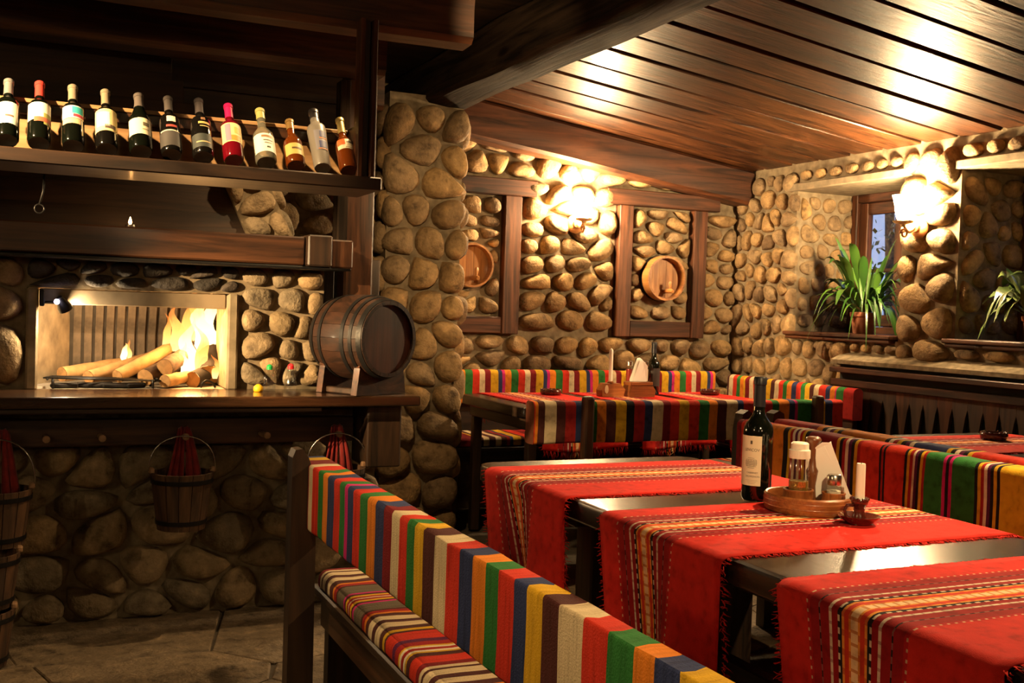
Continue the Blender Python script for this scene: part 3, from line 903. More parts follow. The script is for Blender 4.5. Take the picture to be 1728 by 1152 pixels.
# ---- buckets
CLOTH_RED = simple('red_towel', (.22, .012, .010), .9, var=.3, bscale=30, sheen=.2)
def bucket(x, y, ztop, zbot, rt, rb, label, hang=True, apex=.735, cloth=True):
    t = thing('wooden_bucket', (x, y, zbot), label, 'bucket', 'wooden buckets by the counter')
    n = 14
    H = ztop - zbot
    for k in range(n):
        a0, a1 = 2 * pi * k / n + .012, 2 * pi * (k + 1) / n - .012
        m = MB(); V, F = [], []
        for (rr, z) in ((rb, zbot), (rt, ztop), (rt - .009, ztop), (rb - .009, zbot)):
            for j in range(3):
                aa = a0 + (a1 - a0) * j / 2
                V.append((x + rr * cos(aa), y + rr * sin(aa), z))
        for i in range(4):
            for j in range(2):
                i2 = (i + 1) % 4
                F.append((i * 3 + j, i * 3 + j + 1, i2 * 3 + j + 1, i2 * 3 + j))
        F.append((0, 3, 6, 9)); F.append((2, 11, 8, 5))
        m.add(V, F); m.build('stave', wbucket('Z'), t)
    for fz in (.14, .86):
        z = zbot + H * fz
        rr = rb + (rt - rb) * fz + .001
        m = MB(); m.lathe([(rr, z - .008), (rr + .002, z - .008), (rr + .003, z + .008), (rr + .001, z + .008)], 28, Matrix.Translation((x, y, 0)), cap=False); m.build('hoop', IRON, t, smooth=True, autosmooth=40)
    m = MB(); m.lathe([(0, zbot + .012), (rb - .010, zbot + .012), (rb - .010, zbot + .022), (0, zbot + .022)], 20, Matrix.Translation((x, y, 0))); m.build('bottom', wbucket('X'), t)
    for s in (-1, 1):
        m = MB(); m.box(x + s * (rt - .004) - .010, x + s * (rt - .004) + .010, y - .014, y + .014, ztop - .004, ztop + .018, .005); m.build('lug', PEGW, t)
    if hang:
        m = MB(); pts = []
        for j in range(17):
            a = pi * j / 16
            pts.append((x - (rt + .006) * cos(a), y, ztop + .006 + (apex - ztop - .006) * sin(a) ** .8))
        m.tube(pts, .0028, 6); m.build('handle', STEEL, t, smooth=True)
    if cloth:
        c = thing('red_towel', (x, 4.12, ztop - .03), 'red woven towel draped over the peg into ' + cloth, 'towel', 'red towels over the bucket pegs')
        for s in (-1, 1):
            m = MB(); V, F = [], []
            nu, nv = 9, 10
            for i in range(nv + 1):
                v = i / nv
                z = .752 - v * (.752 - ztop + .03)
                wd = .009 + .020 * v
                cx = x + .012 + s * (.010 + .022 * v)
                for j in range(nu + 1):
                    u = j / nu - .5
                    V.append((cx + u * 2 * wd, 4.12 - .035 * sin(v * 2.2) + .008 * sin(u * 14 + s), z + .012 * cos(u * 3) * (1 - v)))
            for i in range(nv):
                for j in range(nu):
                    F.append((i * (nu + 1) + j, i * (nu + 1) + j + 1, (i + 1) * (nu + 1) + j + 1, (i + 1) * (nu + 1) + j))
            m.add(V, F)
            ob = m.build('fold', CLOTH_RED, c, smooth=True)
            sd = ob.modifiers.new('thick', 'SOLIDIFY'); sd.thickness = .006
    return t
bucket(.518, 4.06, .603, .395, .112, .085, 'dark wooden bucket hanging in the middle below the hearth', cloth='the middle bucket')
bucket(1.10, 4.06, .603, .395, .112, .085, 'wooden bucket hanging under the counter end, behind the near bench', cloth='the bucket under the counter end')
bucket(-.098, 4.05, .565, .372, .115, .09, 'topmost of the three wooden buckets at the left edge', apex=.735, cloth='the topmost left bucket')
bucket(-.122, 3.93, .372, .192, .105, .082, 'middle of the three wooden buckets at the left edge', hang=False, cloth=None)
bucket(-.135, 3.90, .190, .004, .105, .082, 'lowest wooden bucket at the left edge, standing on the floor', hang=False, cloth=None)

# ---- big barrel on a cradle
t = thing('barrel', (1.17, 4.14, .887), 'dark brown wooden barrel with black hoops lying on the counter', 'barrel')
ax = Vector((.463, -.886, 0)).normalized()
bc = Vector((1.212, 4.14, 1.108))
L, RE, RM = .30, .150, .172
MBR = basis(bc, ax, (0, 0, 1))
def rb_(u): return RE + (RM - RE) * (1 - (2 * u) ** 2)      # u in -.5..+.5
n = 20
for k in range(n):
    a0, a1 = 2 * pi * k / n + .004, 2 * pi * (k + 1) / n - .004
    m = MB(); V, F = [], []
    nu = 8
    for i in range(nu + 1):
        u = -.5 + i / nu
        for j in range(3):
            aa = a0 + (a1 - a0) * j / 2
            V.append(MBR @ Vector((rb_(u) * cos(aa), rb_(u) * sin(aa), u * L)))
        for j in range(2, -1, -1):
            aa = a0 + (a1 - a0) * j / 2
            rr = rb_(u) - .015
            V.append(MBR @ Vector((rr * cos(aa), rr * sin(aa), u * L)))
    for i in range(nu):
        for j in range(6):
            j2 = (j + 1) % 6
            F.append((i * 6 + j, i * 6 + j2, (i + 1) * 6 + j2, (i + 1) * 6 + j))
    F.append(tuple(range(6))); F.append(tuple(nu * 6 + j for j in range(6)))
    m.add(V, F); m.build('stave', wood('Y', (.014, .007, .004), (.05, .021, .011), .5, .1, 'barrel', spec=.3), t, smooth=True, autosmooth=40)
for u0, u1 in ((-.47, -.40), (-.27, -.21), (.16, .22), (.30, .35), (.42, .49)):
    m = MB(); m.lathe([(rb_(u0) + .0005, u0 * L), (rb_(u0) + .003, u0 * L), (rb_(u1) + .003, u1 * L), (rb_(u1) + .0005, u1 * L)], 40, MBR, cap=False); m.build('hoop', IRON, t, smooth=True, autosmooth=40)
HEADM = wood('Z', (.035, .009, .004), (.10, .025, .010), .45, .15, 'barrelhead', knots=False)
m = MB(); m.lathe([(0, .455 * L), (RE - .014, .455 * L), (RE - .014, .43 * L), (0, .43 * L)], 40, MBR); m.build('head', HEADM, t)
m = MB(); m.lathe([(0, -.455 * L), (RE - .014, -.455 * L), (RE - .014, -.43 * L), (0, -.43 * L)], 40, MBR); m.build('head', HEADM, t)
c = thing('barrel_cradle', (1.17, 4.14, .887), 'dark wooden cradle carrying the barrel on the counter', 'stand')
for u, nm in ((.33, 'cheek'), (-.33, 'cheek')):
    ro = rb_(u) + .004
    zb = .888 - bc.z
    pts = [(-.135, zb), (.135, zb), (.118, -.10)]
    for j in range(9):
        a = radians(-42 - 96 * j / 8)
        pts.append((ro * cos(a), ro * sin(a)))
    pts.append((-.118, -.10))
    M2 = Matrix((Vector((ax.y * -1, ax.x, 0)), Vector((0, 0, 1)), ax)).transposed().to_4x4(); M2.translation = bc
    m = MB(); m.prism(pts, u * L - .016, u * L + .016, 'XY', M=M2); m.build(nm, wmantel('X'), c)
m = MB()
M2 = Matrix((Vector((-ax.y, ax.x, 0)), Vector((0, 0, 1)), ax)).transposed().to_4x4(); M2.translation = bc
for s in (-1, 1):
    m.box(s * .100 - .014, s * .100 + .014, .889 - bc.z, .912 - bc.z, -.33 * L + .017, .33 * L - .017, .003, M2)
    m.build('rail', wdark('X'), c); m = MB()

# ---- plastic bottles and a lemon squeezer top on the counter
PET = thin_glass('clear_plastic', (.93, .95, .95), .16)
def pet(x, y, z, r, H, capcol, label, shape):
    t = thing('plastic_bottle', (x, y, z), label, 'bottle')
    M = Matrix.Translation((x, y, z))
    if shape == 0: pr = [(0, 0), (r * .9, 0), (r, .006), (r * .94, H * .25), (r, H * .3), (r, H * .5), (r * .6, H * .66), (r * .36, H * .76), (r * .36, H * .84)]
    else: pr = [(0, 0), (r * .9, 0), (r, .006), (r * .93, H * .2), (r * .8, H * .45), (r * .55, H * .68), (r * .38, H * .78), (r * .38, H * .84)]
    m = MB(); m.lathe(pr, 20, M, cap=False); m.build('body', PET, t, smooth=True)
    m = MB(); m.lathe([(r * .46, H * .80), (r * .46, H * .93), (r * .3, H * .97), (r * .14, H), (0, H)], 16, M); m.build('cap', simple('cap_' + label.split()[2], capcol, .4), t, smooth=True, autosmooth=40)
pet(.865, 4.24, .8865, .026, .105, (.01, .35, .08), 'small clear green-capped plastic bottle on the counter', 0)
pet(.945, 4.22, .8865, .027, .11, (.65, .02, .03), 'small clear red-capped plastic bottle on the counter', 1)
t = MB(); t.lathe([(0, .8868), (.017, .8868), (.019, .894), (.018, .905), (.010, .913), (.004, .916), (0, .916)], 18, Matrix.Translation((.815, 4.20, 0)))
o = t.build('lemon', simple('lemon_yellow', (.75, .42, .01), .5, bump=.2, bscale=90), smooth=True); tag(o, 'yellow lemon lying left of the green-capped bottle', 'lemon')

# ================================================================= fire
BARK = simple('bark', (.085, .05, .03), .95, var=.6, bscale=35, bump=1.0)
CUT = simple('cut_wood', (.50, .27, .10), .8, var=.25, bscale=40)
PALE = simple('split_log', (.46, .27, .11), .85, var=.35, bscale=18, bump=.6)
CHAR = simple('charcoal', (.02, .016, .014), .9, var=.5, bscale=20, bump=1.0)
def log(a, b, r, mat, label, seed=0):
    a, b = Vector(a), Vector(b)
    t = thing('log', tuple(a), label, 'log', 'firewood in the hearth')
    d = (b - a)
    M = basis(a, d)
    Ln = d.length
    m = MB(); V, F = [], []
    nu, K = 10, 14
    for i in range(nu + 1):
        for k in range(K):
            an = 2 * pi * k / K
            rr = r * (1 + .12 * mnoise.noise(Vector((cos(an) * 1.3 + seed, sin(an) * 1.3, i * .5))) - .08 * i / nu)
            V.append(M @ Vector((rr * cos(an), rr * sin(an), Ln * i / nu)))
    for i in range(nu):
        for k in range(K):
            F.append((i * K + k, i * K + (k + 1) % K, (i + 1) * K + (k + 1) % K, (i + 1) * K + k))
    F.append(tuple(nu * K + k for k in range(K)))
    m.add(V, F); m.build('bark', mat, t, smooth=True, autosmooth=50)
    m = MB(); m.add([V[k] + (a - V[k]) * .02 - d.normalized() * .0015 for k in range(K)] + [tuple(a - d.normalized() * .003)], [(k, (k + 1) % K, K) for k in range(K)]); m.build('cut_end', CUT, t)
log((.115, 4.56, .925), (.42, 4.80, .965), .030, PALE, 'pale split log lying low at the left of the fire', 1)
log((.21, 4.50, .918), (.50, 4.76, .995), .028, PALE, 'short pale log end in front of the left log', 2)
log((.315, 4.47, .925), (.62, 4.72, 1.075), .027, PALE, 'long pale log rising diagonally across the fire', 3)
log((.415, 4.42, .925), (.60, 4.68, .985), .034, BARK, 'dark barked log with a split orange end', 4)
log((.49, 4.43, .965), (.68, 4.72, 1.05), .034, BARK, 'dark barked log with a round sawn end', 5)
log((.485, 4.385, .912), (.60, 4.52, .925), .026, PALE, 'small pale wood chunk at the front of the fire', 6)
log((.675, 4.52, .93), (.70, 4.74, 1.12), .055, CHAR, 'thick black charred log standing at the right', 7)
log((.60, 4.46, .912), (.72, 4.62, .955), .034, CHAR, 'glowing black log low at the right', 8)

def flame_mat(name, lo, mid, hi, es, alpha):
    m = bpy.data.materials.new(name); m.use_nodes = True
    nt = m.node_tree; nt.nodes.clear()
    out = N(nt, 'ShaderNodeOutputMaterial'); em = N(nt, 'ShaderNodeEmission'); tr = N(nt, 'ShaderNodeBsdfTransparent'); mx = N(nt, 'ShaderNodeMixShader')
    tc = N(nt, 'ShaderNodeTexCoord'); sp = N(nt, 'ShaderNodeSeparateXYZ')
    nt.links.new(tc.outputs['Generated'], sp.inputs[0])
    r = ramp(nt, [(0, lo), (.45, mid), (1, hi)]); nt.links.new(sp.outputs['Z'], r.inputs[0])
    nt.links.new(r.outputs[0], em.inputs['Color']); em.inputs['Strength'].default_value = es
    no = N(nt, 'ShaderNodeTexNoise'); no.inputs['Scale'].default_value = 26; no.inputs['Detail'].default_value = 3
    mp = N(nt, 'ShaderNodeMapping'); mp.inputs['Scale'].default_value = (1, 1, .35)
    nt.links.new(tc.outputs['Object'], mp.inputs['Vector']); nt.links.new(mp.outputs[0], no.inputs['Vector'])
    sb = N(nt, 'ShaderNodeMath', operation='MULTIPLY'); sb.inputs[1].default_value = .9
    nt.links.new(sp.outputs['Z'], sb.inputs[0])
    ad = N(nt, 'ShaderNodeMath', operation='SUBTRACT'); nt.links.new(no.outputs['Fac'], ad.inputs[0]); nt.links.new(sb.outputs[0], ad.inputs[1])
    r2 = ramp(nt, [(0.0, (alpha * .25,) * 3), (.35, (alpha,) * 3)])
    ad2 = N(nt, 'ShaderNodeMath', operation='ADD'); ad2.inputs[1].default_value = .28; nt.links.new(ad.outputs[0], ad2.inputs[0])
    nt.links.new(ad2.outputs[0], r2.inputs[0])
    nt.links.new(r2.outputs[0], mx.inputs[0]); nt.links.new(tr.outputs[0], mx.inputs[1]); nt.links.new(em.outputs[0], mx.inputs[2])
    nt.links.new(mx.outputs[0], out.inputs['Surface'])
    return m
FLAME = flame_mat('flame', (1, .62, .22), (1, .42, .09), (1, .20, .02), 0.42, .8)
FLAME_HOT = flame_mat('flame_hot', (1, .72, .32), (1, .62, .24), (1, .42, .1), 0.75, .9)
fire = thing('log_fire', (.60, 4.60, .90), 'bright yellow orange log fire blazing at the right of the hearth', 'fire')
rng = random.Random(77)
def flame(x, y, z, h, r, mat, seed):
    m = MB(); V, F = [], []
    nu, K = 14, 10
    for i in range(nu + 1):
        v = i / nu
        rr = r * (sin(pi * min(1, v * .9 + .12)) ** .8) * (1 - v * .55) * (1 if v < 1 else .02)
        ox = .55 * r * sin(v * 5 + seed) * v + .35 * r * sin(v * 11 + seed * 2.3) * v
        oy = .4 * r * sin(v * 4 + seed * 1.7) * v
        for k in range(K):
            an = 2 * pi * k / K
            q = 1 + .25 * mnoise.noise(Vector((cos(an) + seed * 3, sin(an), v * 4)))
            V.append((x + ox + rr * q * cos(an), y + oy + rr * q * .6 * sin(an), z + h * v))
    for i in range(nu):
        for k in range(K):
            F.append((i * K + k, i * K + (k + 1) % K, (i + 1) * K + (k + 1) % K, (i + 1) * K + k))
    m.add(V, F); m.build('flame', mat, fire, smooth=True)
for (x, y, z, h, r, mt) in ((.665, 4.60, .99, .26, .055, FLAME_HOT), (.69, 4.66, 1.03, .25, .050, FLAME_HOT), (.60, 4.55, .93, .24, .040, FLAME_HOT), (.575, 4.50, .915, .15, .028, FLAME_HOT), (.555, 4.62, 1.02, .20, .035, FLAME), (.60, 4.66, 1.03, .22, .04, FLAME), (.515, 4.64, 1.01, .17, .022, FLAME), (.64, 4.52, .92, .22, .034, FLAME), (.645, 4.68, 1.06, .24, .04, FLAME), (.695, 4.50, .915, .10, .02, FLAME), (.355, 4.70, .975, .075, .017, FLAME_HOT), (.375, 4.70, .98, .085, .013, FLAME)):
    flame(x, y, z, h, r, mt, rng.uniform(0, 9))
add_light('fire_light', 'POINT', (.60, 4.48, 1.06), FIRE_W, (1, .50, .16), .06, parent=fire)

# grill rack and poker tongs on the ash
g = thing('grill_rack', (.28, 4.42, .89), 'blackened iron grill rack lying on the front of the hearth', 'grill')
for k in range(9):
    y = 4.375 + k * .012
    m = MB(); m.tube([(.045 + .004 * k, y, .925), (.47, y + .004, .914)], .0032, 6); m.build('bar', IRON, g, smooth=True)
for x in (.06, .455):
    m = MB(); m.tube([(x, 4.37, .92), (x, 4.475, .92)], .005, 6); m.build('rail', IRON, g, smooth=True)
for x, y in ((.08, 4.375), (.44, 4.375), (.08, 4.47), (.44, 4.47)):
    m = MB(); m.tube([(x, y, .9195), (x, y, .8845)], .005, 6); m.build('foot', IRON, g, smooth=True)
for k, (x, y, l, an) in enumerate(((.12, 4.40, .10, .2), (.22, 4.42, .12, -.3), (.31, 4.40, .11, .1), (.38, 4.41, .08, .5), (.26, 4.45, .1, .8))):
    wh = ('leftmost', 'second from the left', 'second from the right', 'rightmost', 'rearmost')[k]
    m = MB(); M = rotz(an, (x, y, 0)); m.box(x - l / 2, x + l / 2, y - .012, y + .012, .8845, .9045, .006, M)
    o = m.build('charcoal_piece', CHAR); tag(o, wh + ' of the black charcoal sticks under the grill rack', 'charcoal', 'charcoal under the grill rack')
m = MB(); m.tube([(.625, 4.40, .8855), (.632, 4.40, .905), (.645, 4.40, .915), (.66, 4.40, .912), (.672, 4.40, .905), (.682, 4.40, .8855)], .0045, 6)
o = m.build('fire_iron', IRON, smooth=True); tag(o, 'small black bent iron trivet in the ash', 'trivet')

# clamp spot lamp in the hearth corner
s = thing('clamp_spotlight', (.04, 4.30, 1.19), 'small black clamp spotlight at the left corner of the hearth', 'spotlight')
m = MB(); m.box(.027, .045, 4.30, 4.345, 1.195, 1.255, .004); m.build('clamp', IRON, s)
m = MB(); m.tube([(.045, 4.32, 1.21), (.075, 4.315, 1.21), (.095, 4.31, 1.225)], .004, 8); m.build('arm', IRON, s, smooth=True)
LMP = basis((.098, 4.305, 1.222), Vector((.42, .35, -.75)))
m = MB(); m.lathe([(0, -.012), (.011, -.010), (.013, .0), (.019, .016), (.026, .030), (.027, .046), (.024, .046), (.0, .036)], 18, LMP, cap=False); m.build('housing', IRON, s, smooth=True, autosmooth=50)
m = MB(); m.lathe([(0, .040), (.018, .040), (.022, .044), (0, .0445)], 16, LMP); m.build('bulb', simple('spot_bulb', (1, 1, 1), emit=(1, .86, .7), es=7), s)
m = MB(); m.lathe([(0, .0), (.007, .001), (.010, .006), (.010, .007), (0, .007)], 14, basis((.088, 4.283, 1.214), Vector((-.35, -.9, -.1)))); m.build('rear_lens', simple('spot_vent', (.8, .75, 1), emit=(.9, .8, 1), es=4), s)
add_light('clamp_lamp_light', 'POINT', LMP @ Vector((0, 0, .058)), GRILL_SPOT_W, (1, .74, .42), .012, parent=s)

# ================================================================= hanging bottle shelf
sh = thing('bottle_shelf', (.2, 3.6, 1.62), 'dark hanging display shelf for bottles below the ceiling joist', 'shelf')
SX0, SX1 = -1.0, 1.068
m = MB(); m.box(SX0, SX1, 3.47, 3.755, 1.625, 1.668, .004); m.build('shelf_board', wdark('X'), sh)
m = MB(); m.box(SX0, 1.0, 3.690, 3.705, 1.669, 1.80, .002); m.build('back_panel', wlight('X'), sh)
m = MB(); m.box(SX0, 1.0, 3.668, 3.705, 1.797, 1.832, .003); m.build('back_rail', wmantel('X'), sh)
m = MB(); m.box(SX0, 1.0, 3.666, 3.707, 1.8325, 1.846, .002); m.build('top_lath', wlight('X'), sh)
for xa, xb, mt in ((.990, 1.006, wframe('Z')), (1.034, 1.050, wframe('Z'))):
    m = MB(); m.box(xa, xb, 3.50, 3.56, 1.669, 2.20, .002); m.build('upright', mt, sh)
m = MB(); m.box(1.007, 1.033, 3.53, 3.56, 1.669, 2.20, .002); m.build('upright', wdark('Z'), sh)
m = MB(); m.box(1.0, 1.045, 3.565, 3.754, 1.669, 1.853, .003); m.build('end_board', wdark('Y'), sh)

DGLASS = simple('dark_green_glass', (.003, .004, .0025), .05, coat=.6, spec=.7)
BGLASS = simple('black_glass', (.004, .0035, .003), .08, coat=.5, spec=.6)
RGLASS = simple('red_glass', (.13, .003, .008), .06, coat=.6)
CGLASS = simple('clear_glass', (.75, .72, .55), .05, trans=.85, ior=1.35)
AGLASS = simple('amber_glass', (.16, .035, .005), .06, coat=.6, trans=.25)
FGLASS = simple('frosted_glass', (.19, .17, .145), .35, coat=.2)
PRINT = {}
def pm(c, rough=.55, metal=0):
    k = (c, rough, metal)
    if k not in PRINT: PRINT[k] = simple('print_%02d' % len(PRINT), c, rough, metal=metal)
    return PRINT[k]
def bottle_profile(kind, r, H):
    if kind == 'bordeaux': return [(0, .004), (r * .55, .003), (r * .88, 0), (r, .007), (r, .55 * H), (r * .97, .585 * H), (r * .85, .62 * H), (r * .62, .655 * H), (r * .44, .69 * H), (r * .38, .73 * H), (r * .36, .93 * H)]
    if kind == 'burgundy': return [(0, .004), (r * .55, .003), (r * .88, 0), (r, .007), (r, .48 * H), (r * .93, .54 * H), (r * .74, .62 * H), (r * .54, .70 * H), (r * .42, .77 * H), (r * .37, .84 * H), (r * .36, .93 * H)]
    if kind == 'squat': return [(0, .004), (r * .88, 0), (r, .007), (r, .45 * H), (r * .96, .5 * H), (r * .7, .57 * H), (r * .46, .62 * H), (r * .40, .68 * H), (r * .38, .93 * H)]
    return [(0, .004), (r * .80, 0), (r * .86, .007), (r * .92, .35 * H), (r, .62 * H), (r * .95, .68 * H), (r * .62, .73 * H), (r * .50, .77 * H), (r * .46, .84 * H), (r * .44, .90 * H)]
def bottle(name, M, kind, r, H, glass, foil, label, decor=(), foil_from=.80, loc=None):
    t = thing(name, tuple(M @ Vector((0, 0, 0))) if loc is None else loc, label, 'bottle', 'bottles on the hanging shelf' if loc is None else None)
    pr = bottle_profile(kind, r, H)
    m = MB(); m.lathe(pr, 28, M, cap=False); m.build('glass', glass, t, smooth=True, autosmooth=60)
    rn = pr[-1][0] + .0012
    def rad(z):
        for (ra, za), (rb, zb) in zip(pr, pr[1:]):
            if za <= z <= zb and zb > za: return ra + (rb - ra) * (z - za) / (zb - za)
        return pr[-1][0]
    zz = [foil_from * H + (0.93 - foil_from) * H * j / 4 for j in range(5)]
    m = MB(); m.lathe([(rad(z) + .0012, z) for z in zz] + [(rn + .002, .935 * H), (rn + .002, .985 * H), (rn, .995 * H), (0, H)], 24, M, cap=False); m.build('foil', foil, t, smooth=True, autosmooth=50)
    lab = None
    for d in decor:
        # (name, az centre deg, half width deg, z0, z1, colour) ; azimuth -90 = front
        nm, ac, hw, z0, z1, col = d[:6]
        off = d[6] if len(d) > 6 else .0008
        m = MB()
        zs = [z0 * H + (z1 - z0) * H * j / 4 for j in range(5)]
        m.lathe([(rad(z) + off, z) for z in zs], 14, M, radians(ac - hw), radians(ac + hw), cap=False)
        ob = m.build(nm, pm(col), lab if (lab and nm != 'label') else t, smooth=True, fix=False)
        if nm == 'label': lab = ob
    return t
TH = radians(36)
def shelf_bottle(x, kind, r, H, glass, foil, label, decor, ff=.74):
    decor = [d[:3] + (d[3] * .92, d[4] * .92) + d[5:] for d in decor]
    r *= .88; H *= .84
    M = Matrix.Translation((x, 3.545, 1.6695)) @ Matrix.Rotation(-TH, 4, 'X') @ Matrix.Translation((0, -r, 0))
    return bottle('bottle', M, kind, r, H, glass, foil, label, decor, ff)
WL = (.82, .78, .68); CRM = (.74, .66, .46)
SIL = pm((.42, .40, .38), .35, .6); GOLD = pm((.42, .28, .10), .35, .7); BLK = pm((.03, .025, .025), .35)
shelf_bottle(-.075, 'bordeaux', .038, .30, DGLASS, SIL, 'dark bottle with silver foil and white label, leftmost on the shelf', [('label', -95, 62, .18, .56, WL), ('print', -80, 20, .30, .33, (.2, .12, .1), .0014)])
shelf_bottle(.012, 'bordeaux', .038, .305, DGLASS, pm((.55, .05, .04), .35), 'dark bottle with red foil and white landscape label', [('label', -88, 70, .30, .60, WL), ('print', -70, 45, .26, .34, (.45, .12, .06), .0014), ('print', -45, 24, .22, .42, (.35, .36, .10), .0012)])
shelf_bottle(.107, 'bordeaux', .038, .305, DGLASS, pm((.40, .32, .22), .35, .4), 'dark bottle with a white label striped turquoise and red', [('label', -92, 60, .38, .60, WL), ('print', -66, 30, .46, .58, (.05, .42, .45), .0014), ('print', -62, 28, .40, .45, (.55, .05, .08), .0014), ('print', -100, 48, .28, .37, (.72, .5, .28), .0012)])
shelf_bottle(.203, 'bordeaux', .037, .30, BGLASS, pm((.36, .30, .20), .35, .4), 'dark bottle wrapped in a tall gold and cream label', [('label', -92, 75, .22, .62, (.75, .60, .30)), ('print', -110, 35, .30, .56, WL, .0014), ('print', -70, 30, .26, .33, (.10, .07, .05), .0014)])
shelf_bottle(.303, 'burgundy', .040, .295, DGLASS, pm((.12, .10, .09), .35), 'sloping-shouldered dark bottle with plain cream label', [('label', -90, 72, .20, .50, CRM), ('print', -66, 16, .35, .42, (.12, .10, .06), .0014), ('print', -68, 18, .28, .30, (.35, .28, .16), .0014)])
shelf_bottle(.394, 'bordeaux', .037, .30, BGLASS, pm((.10, .085, .08), .35), 'black bottle with a round white emblem on its shoulder', [('label', -90, 80, .06, .33, (.045, .04, .038)), ('emblem', -88, 24, .50, .60, (.62, .52, .42), .0014), ('print', -88, 30, .40, .44, (.28, .04, .03), .0012), ('print', -90, 66, .325, .345, (.60, .50, .36), .0014)])
shelf_bottle(.491, 'bordeaux', .038, .305, BGLASS, pm((.06, .05, .05), .35), 'black bottle with small gold lettering marks', [('label', -90, 70, .08, .32, (.03, .035, .032)), ('print', -80, 32, .50, .54, (.50, .30, .10), .0014), ('print', -78, 26, .45, .465, (.50, .34, .14), .0014), ('print', -85, 12, .57, .62, (.20, .10, .05), .0014), ('print', -90, 40, .16, .18, (.4, .3, .15), .0014)])
shelf_bottle(.586, 'bordeaux', .037, .295, RGLASS, pm((.55, .01, .10), .4), 'red bottle with bright pink foil and orange yellow label', [('label', -90, 75, .24, .60, (.78, .62, .30)), ('print', -118, 16, .26, .58, (.50, .22, .30), .0014), ('print', -72, 30, .26, .36, (.80, .28, .05), .0014), ('print', -62, 20, .40, .52, (.75, .45, .12), .0013)], .74)
shelf_bottle(.690, 'squat', .039, .285, CGLASS, pm((.38, .36, .12), .4), 'clear bottle with olive cap and white lettered label', [('label', -90, 78, .10, .46, WL), ('print', -84, 30, .38, .42, (.30, .16, .08), .0014), ('print', -80, 26, .31, .33, (.15, .14, .12), .0014), ('print', -80, 20, .26, .275, (.2, .18, .14), .0014), ('print', -80, 10, .17, .20, (.05, .06, .04), .0014)], .80)
shelf_bottle(.787, 'squat', .036, .245, AGLASS, pm((.30, .18, .06), .35, .4), 'short amber bottle with a gold label', [('label', -90, 72, .14, .40, (.48, .36, .10)), ('print', -84, 30, .26, .30, (.10, .06, .02), .0014)], .78)
shelf_bottle(.876, 'flared', .037, .315, FGLASS, BLK, 'tall frosted grey bottle with black neck and white stopper', [('label', -86, 40, .24, .60, (.20, .19, .22)), ('emblem', -72, 20, .47, .58, (.04, .05, .14), .0014), ('print', -72, 26, .44, .46, (.5, .16, .04), .0014), ('emblem', -76, 26, .28, .40, (.05, .06, .15), .0014), ('print', -80, 32, .25, .265, (.5, .16, .04), .0014)], .84)
shelf_bottle(.966, 'squat', .035, .285, AGLASS, pm((.50, .38, .14), .35, .5), 'slim amber bottle with gold foil at the shelf end', [('label', -88, 68, .34, .54, CRM), ('print', -128, 26, .42, .54, (.65, .14, .03), .0014), ('print', -66, 26, .46, .49, (.12, .10, .08), .0014), ('print', -72, 30, .36, .37, (.3, .25, .18), .0014)], .70)

# ================================================================= sconces
def shade_mat(name, L):
    return simple(name, (.9, .85, .75), .4, emit=(1.0, .70, .36), es=L)
def sconce(x, y, z, nrm, label, L, mat):
    """wall lamp: wooden rose, scrolled arm, dish and flared frosted shade; nrm points into the room"""
    t = thing('wall_sconce', (x, y, z - .2), label, 'lamp')
    n = Vector(nrm); s = Vector((0, 0, 1)).cross(n)
    B = basis(Vector((x, y, z - .10)), n, (0, 0, 1))
    m = MB(); m.lathe([(0, 0), (.058, 0), (.060, .010), (.050, .022), (.030, .028), (.024, .04), (0, .042)], 24, B); m.build('wall_rose', wkeg('Y'), t, smooth=True, autosmooth=40)
    p0 = Vector((x, y, z - .10)) + n * .04
    pts = []
    for j in range(11):
        v = j / 10
        pts.append(p0 + n * (.085 * v) + Vector((0, 0, -.045 * sin(v * pi * .9) + .03 * v)))
    m = MB(); m.tube(pts, [.009 - .003 * abs(j - 5) / 5 for j in range(11)], 8); m.build('arm', wkeg('Y'), t, smooth=True)
    q = pts[-1]
    sc = []
    for j in range(18):
        a = j / 17 * 2 * pi * 1.3
        r_ = .026 - .016 * j / 17
        sc.append(q + Vector((0, 0, -.055)) + n * (r_ * cos(a) - .01) + Vector((0, 0, r_ * sin(a))))
    m = MB(); m.tube(sc, .006, 7); m.build('scroll', wkeg('Y'), t, smooth=True)
    D = Matrix.Translation(q)
    m = MB(); m.lathe([(0, -.02), (.012, -.018), (.016, -.006), (.048, .002), (.056, .012), (.052, .012), (.02, .006), (0, .006)], 24, D); m.build('dish', simple('sconce_dish', (.62, .42, .2), .4), t, smooth=True, autosmooth=45)
    m = MB(); m.lathe([(.024, .010), (.034, .030), (.043, .065), (.047, .10), (.056, .135), (.061, .15), (.058, .15), (.052, .132), (.043, .10), (.039, .065), (.030, .032), (.020, .012)], 24, D, cap=False); m.build('shade', mat, t, smooth=True)
    return t
SH_BACK = shade_mat('lit_shade_back', SCONCE_BACK)
SH_RIGHT = shade_mat('lit_shade_right', SCONCE_RIGHT)
SH_FILL_REAR = shade_mat('fill_shade_rear', FILL_REAR)
sconce(3.17, YB - .055, 1.90, (0, -1, 0), 'glowing glass wall lamp on the stones between the timber frames', SCONCE_BACK, SH_BACK)
sconce(XR - .05, 4.42, 1.86, (-1, 0, 0), 'glowing glass wall lamp on the pier between the windows', SCONCE_RIGHT, SH_RIGHT)
sconce(-1.2, YN + .005, 1.95, (0, 1, 0), 'added fill lamp on the rear wall, left, outside the picture', FILL_REAR, SH_FILL_REAR)  # unseen sconce added as fill from behind the camera
